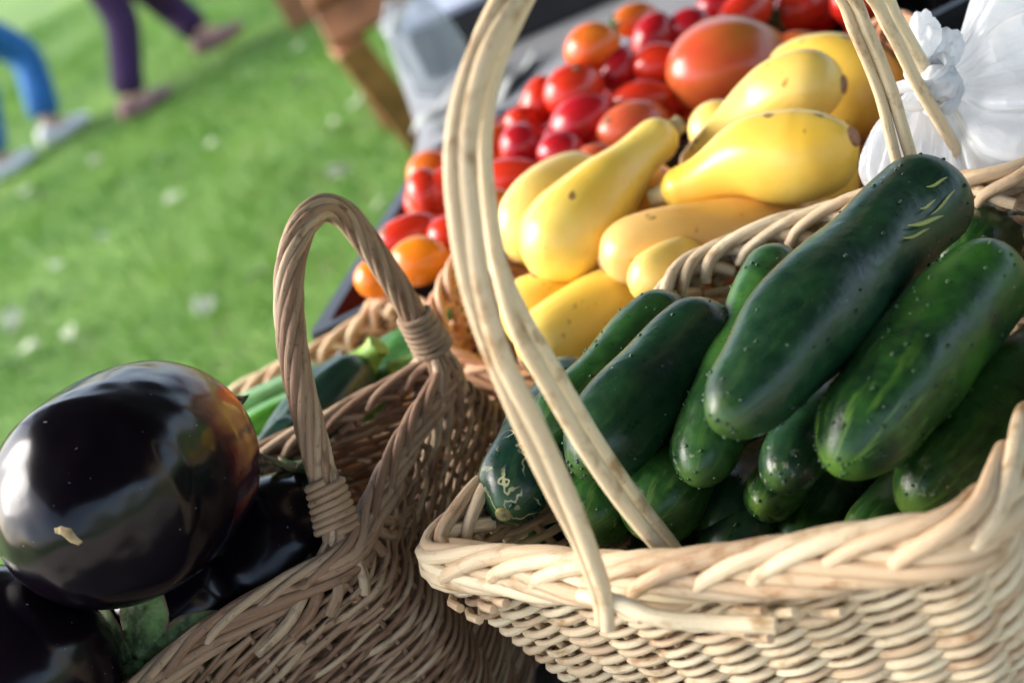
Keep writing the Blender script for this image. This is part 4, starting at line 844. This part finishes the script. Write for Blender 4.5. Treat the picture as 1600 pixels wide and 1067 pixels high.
# fallen pale leaves and clover heads lying in the grass
M['leaf'] = plain('dry_leaf', (.33, .37, .24), .8, var=.3, scale=30)
spots = [(330, 225), (340, 145), (465, 75), (165, 370), (90, 415), (45, 545), (10, 570), (400, 430), (595, 320), (390, 120), (270, 310), (60, 310), (250, 250), (110, 520), (520, 200), (40, 300), (320, 480), (530, 270), (470, 130), (150, 250), (20, 500), (560, 160), (300, 180), (60, 470)]
lm = MB(); V = []; 
for i in range(9):
    for j in range(5): a = i/8; wv = math.sin(math.pi*min(1, a*1.02))*.028; q = (j-2)/2; V.append((a*.085-.042, q*wv, .008*abs(q)+.010*math.sin(a*5)))
lm.add(V, [[i*5+j, (i+1)*5+j, (i+1)*5+j+1, i*5+j+1] for i in range(8) for j in range(4)])
proto = lm.build('fallen_leaf', M['leaf']); proto.modifiers.new('t', 'SOLIDIFY').thickness = .001
for i, (px, py) in enumerate(spots):
    o = proto if i == 0 else proto.copy()
    if i: C.objects.link(o)
    q = PZ(px, py, .035); o.location = q; s = random.uniform(.6, 1.15); o.scale = (s, s, s); o.rotation_euler = (random.uniform(-.5, .5), random.uniform(-.5, .5), random.uniform(0, 6))
    tag(o, 'pale dry leaf lying in the lawn', 'leaf', 'pale fallen leaves scattered on the lawn')

# ------------------------------------------------------------------ walkers
M['skin'] = plain('skin', (.52, .30, .22), .5, var=.06)
M['jeans'] = plain('blue_jeans', (.02, .14, .38), .85, var=.25, scale=25, bump=.4)
M['purple'] = plain('purple_trousers', (.035, .008, .055), .85, var=.25, scale=25, bump=.4)
M['shoe'] = plain('pale_shoe', (.78, .76, .76), .6)
M['shoe2'] = plain('pinkish_shoe', (.26, .13, .13), .6)
M['top1'] = plain('grey_tshirt', (.30, .32, .36), .9, bump=.3); M['top2'] = plain('cream_blouse', (.6, .56, .48), .9, bump=.3); M['hair'] = plain('brown_hair', (.05, .028, .015), .6, var=.4, scale=80)
def skin_mesh(name, verts, edges, radii, mat, parent, sub=2):
    me = bpy.data.meshes.new(name); o = bpy.data.objects.new(name, me); base = root_loc(parent) if parent is not None else np.zeros(3)
    me.from_pydata([tuple(np.array(v)-base) for v in verts], edges, []); C.objects.link(o)
    if parent is not None: o.parent = parent
    sk = o.modifiers.new('skin', 'SKIN'); sk.use_smooth_shade = True
    lay = me.skin_vertices[0] if me.skin_vertices else None
    if lay is None:
        bpy.context.view_layer.objects.active = o; me.skin_vertices  # created with the modifier
    for i, r in enumerate(radii): me.skin_vertices[0].data[i].radius = (r, r) if not isinstance(r, tuple) else r
    me.skin_vertices[0].data[0].use_root = True
    sb = o.modifiers.new('sub', 'SUBSURF'); sb.levels = sb.render_levels = sub
    me.materials.append(mat); return o
def person(label, hipc, face, footL, footR, tm, sm, top, kneeL, kneeR, cuff=.10, height=1.68):
    """face: unit xy walking direction; feet/knees are world points"""
    f = unit(np.array([*face, 0.])); s = np.array([-f[1], f[0], 0]); up = np.array([0, 0, 1.]); H = np.array(hipc, float)
    t = empty('person', (H[0], H[1], 0), label, 'person'); fl, fr, kl, kr = [np.array(q, float) for q in (footL, footR, kneeL, kneeR)]
    hl, hr_ = H+s*.09, H-s*.09; ch_ = H+up*.38; nk = H+up*.56; hd = H+up*.66; sl, sr = H+up*.50+s*.18, H+up*.50-s*.18
    el, er = sl+s*.05-up*.29-f*.05, sr-s*.05-up*.29+f*.04; wl, wr_ = el+f*.10-up*.23, er+f*.12-up*.22
    vb = [H, H+up*.2, ch_, nk, hd+f*.01, hd+up*.12, hl, kl, fl+up*.09, fl+f*.12+up*.03, hr_, kr, fr+up*.09, fr+f*.12+up*.03, sl, el, wl, sr, er, wr_]
    eb = [(0, 1), (1, 2), (2, 3), (3, 4), (4, 5), (0, 6), (6, 7), (7, 8), (8, 9), (0, 10), (10, 11), (11, 12), (12, 13), (2, 14), (14, 15), (15, 16), (2, 17), (17, 18), (18, 19)]
    rb_ = [(.15, .11), (.13, .10), (.15, .10), .055, .085, .085, .085, .055, .037, .03, .085, .055, .037, .03, .055, .042, .027, .055, .042, .027]
    # hands: palm and five fingers on each arm
    for wi, wpos, sg in ((16, wl, 1), (19, wr_, -1)):
        d = unit(wpos-(el if sg > 0 else er)); pm = wpos+d*.06; vb.append(pm); eb.append((wi, len(vb)-1)); rb_.append((.034, .018)); pi_ = len(vb)-1
        for k in range(4): b_ = pm+f*(.024-.016*k)+d*.03; vb += [b_, b_+d*(.035-.004*abs(k-1))-s*sg*.012]; eb += [(pi_, len(vb)-2), (len(vb)-2, len(vb)-1)]; rb_ += [.009, .0075]
        vb += [pm+f*.035-d*.01, pm+f*.045+d*.03]; eb += [(pi_, len(vb)-2), (len(vb)-2, len(vb)-1)]; rb_ += [.011, .009]
    skin_mesh('body', vb, eb, rb_, M['skin'], t)
    wl_ = lambda k, q: k+(q+up*.09-k)*(1-cuff/.42)
    skin_mesh('trousers', [H, H+up*.12, hl, kl, (kl+wl_(kl, fl))/2, wl_(kl, fl), hr_, kr, (kr+wl_(kr, fr))/2, wl_(kr, fr)], [(0, 1), (0, 2), (2, 3), (3, 4), (4, 5), (0, 6), (6, 7), (7, 8), (8, 9)], [(.165, .125), (.15, .115), .105, .085, .078, .080, .105, .085, .078, .080], tm, t)
    skin_mesh('shirt', [ch_, H+up*.2, H+up*.06, H+up*.5, sl, (sl+el)/2, sr, (sr+er)/2], [(0, 1), (1, 2), (0, 3), (0, 4), (4, 5), (0, 6), (6, 7)], [(.165, .115), (.15, .115), (.175, .135), .075, .068, .06, .068, .06], top, t)
    mb = MB()
    mb.ball(hd+up*.085-f*.018, (.092, .095, .105), np.stack([s, f, up], 1)); ho = mb.build('hair', M['hair'], t)
    mb = MB()
    for q in (hd+f*.092+up*.05+s*.03, hd+f*.092+up*.05-s*.03): mb.ball(q, (.009,)*3, nu=6, nv=8)
    mb.build('eyes', M['hair'], t); 
    for nm, off_, r in (('nose', f*.102+up*.02, (.011, .016, .02)), ('mouth', f*.092-up*.018, (.024, .008, .006)), ('ear', s*.088+up*.03, (.008, .018, .028)), ('ear', -s*.088+up*.03, (.008, .018, .028))):
        mb = MB(); mb.ball(hd+off_, r, np.stack([s, f, up], 1)); mb.build(nm, M['skin'] if nm != 'mouth' else plain('lips', (.4, .13, .11), .5), t)
    for q in (fl, fr):
        mb = MB(); mb.ball(q+f*.055+up*.035, (.048, .135, .038), np.stack([s, f, up], 1), 12, 20); mb.ball(q-f*.02+up*.055, (.042, .055, .045), np.stack([s, f, up], 1)); mb.build('shoe', sm, t)
    return t
d_p = 6.75
def G(px, py, z=0.): return PZ(px, py, z)
pf1 = G(218, 182); pf2 = G(340, 96)
hip = (pf1+pf2)/2; hip[2] = .90
def onl(px, py, d): return P(px, py, d)
dd1 = (pf1-CAM)@fw; dd2 = (pf2-CAM)@fw
person('walker in dark purple trousers crossing the lawn mid-stride', (hip[0]-.05, hip[1], .86), unit(np.array([.95, .2])), pf1, pf2+np.array([0, 0, .05]), M['purple'], M['shoe2'], M['top1'], onl(192, 30, dd1-.05), onl(268, 12, dd2-.05), cuff=.0)
bf1 = G(92, 222); bf2 = G(8, 280); hip = (bf1+bf2)/2
db1 = (bf1-CAM)@fw; db2 = (bf2-CAM)@fw
person('walker in bright blue jeans and white shoes at the left edge', (hip[0]-.10, hip[1]+.05, .88), unit(np.array([.9, .3])), bf1, bf2, M['jeans'], M['shoe'], M['top2'], onl(44, 85, db1), onl(-30, 140, db2), cuff=.03)
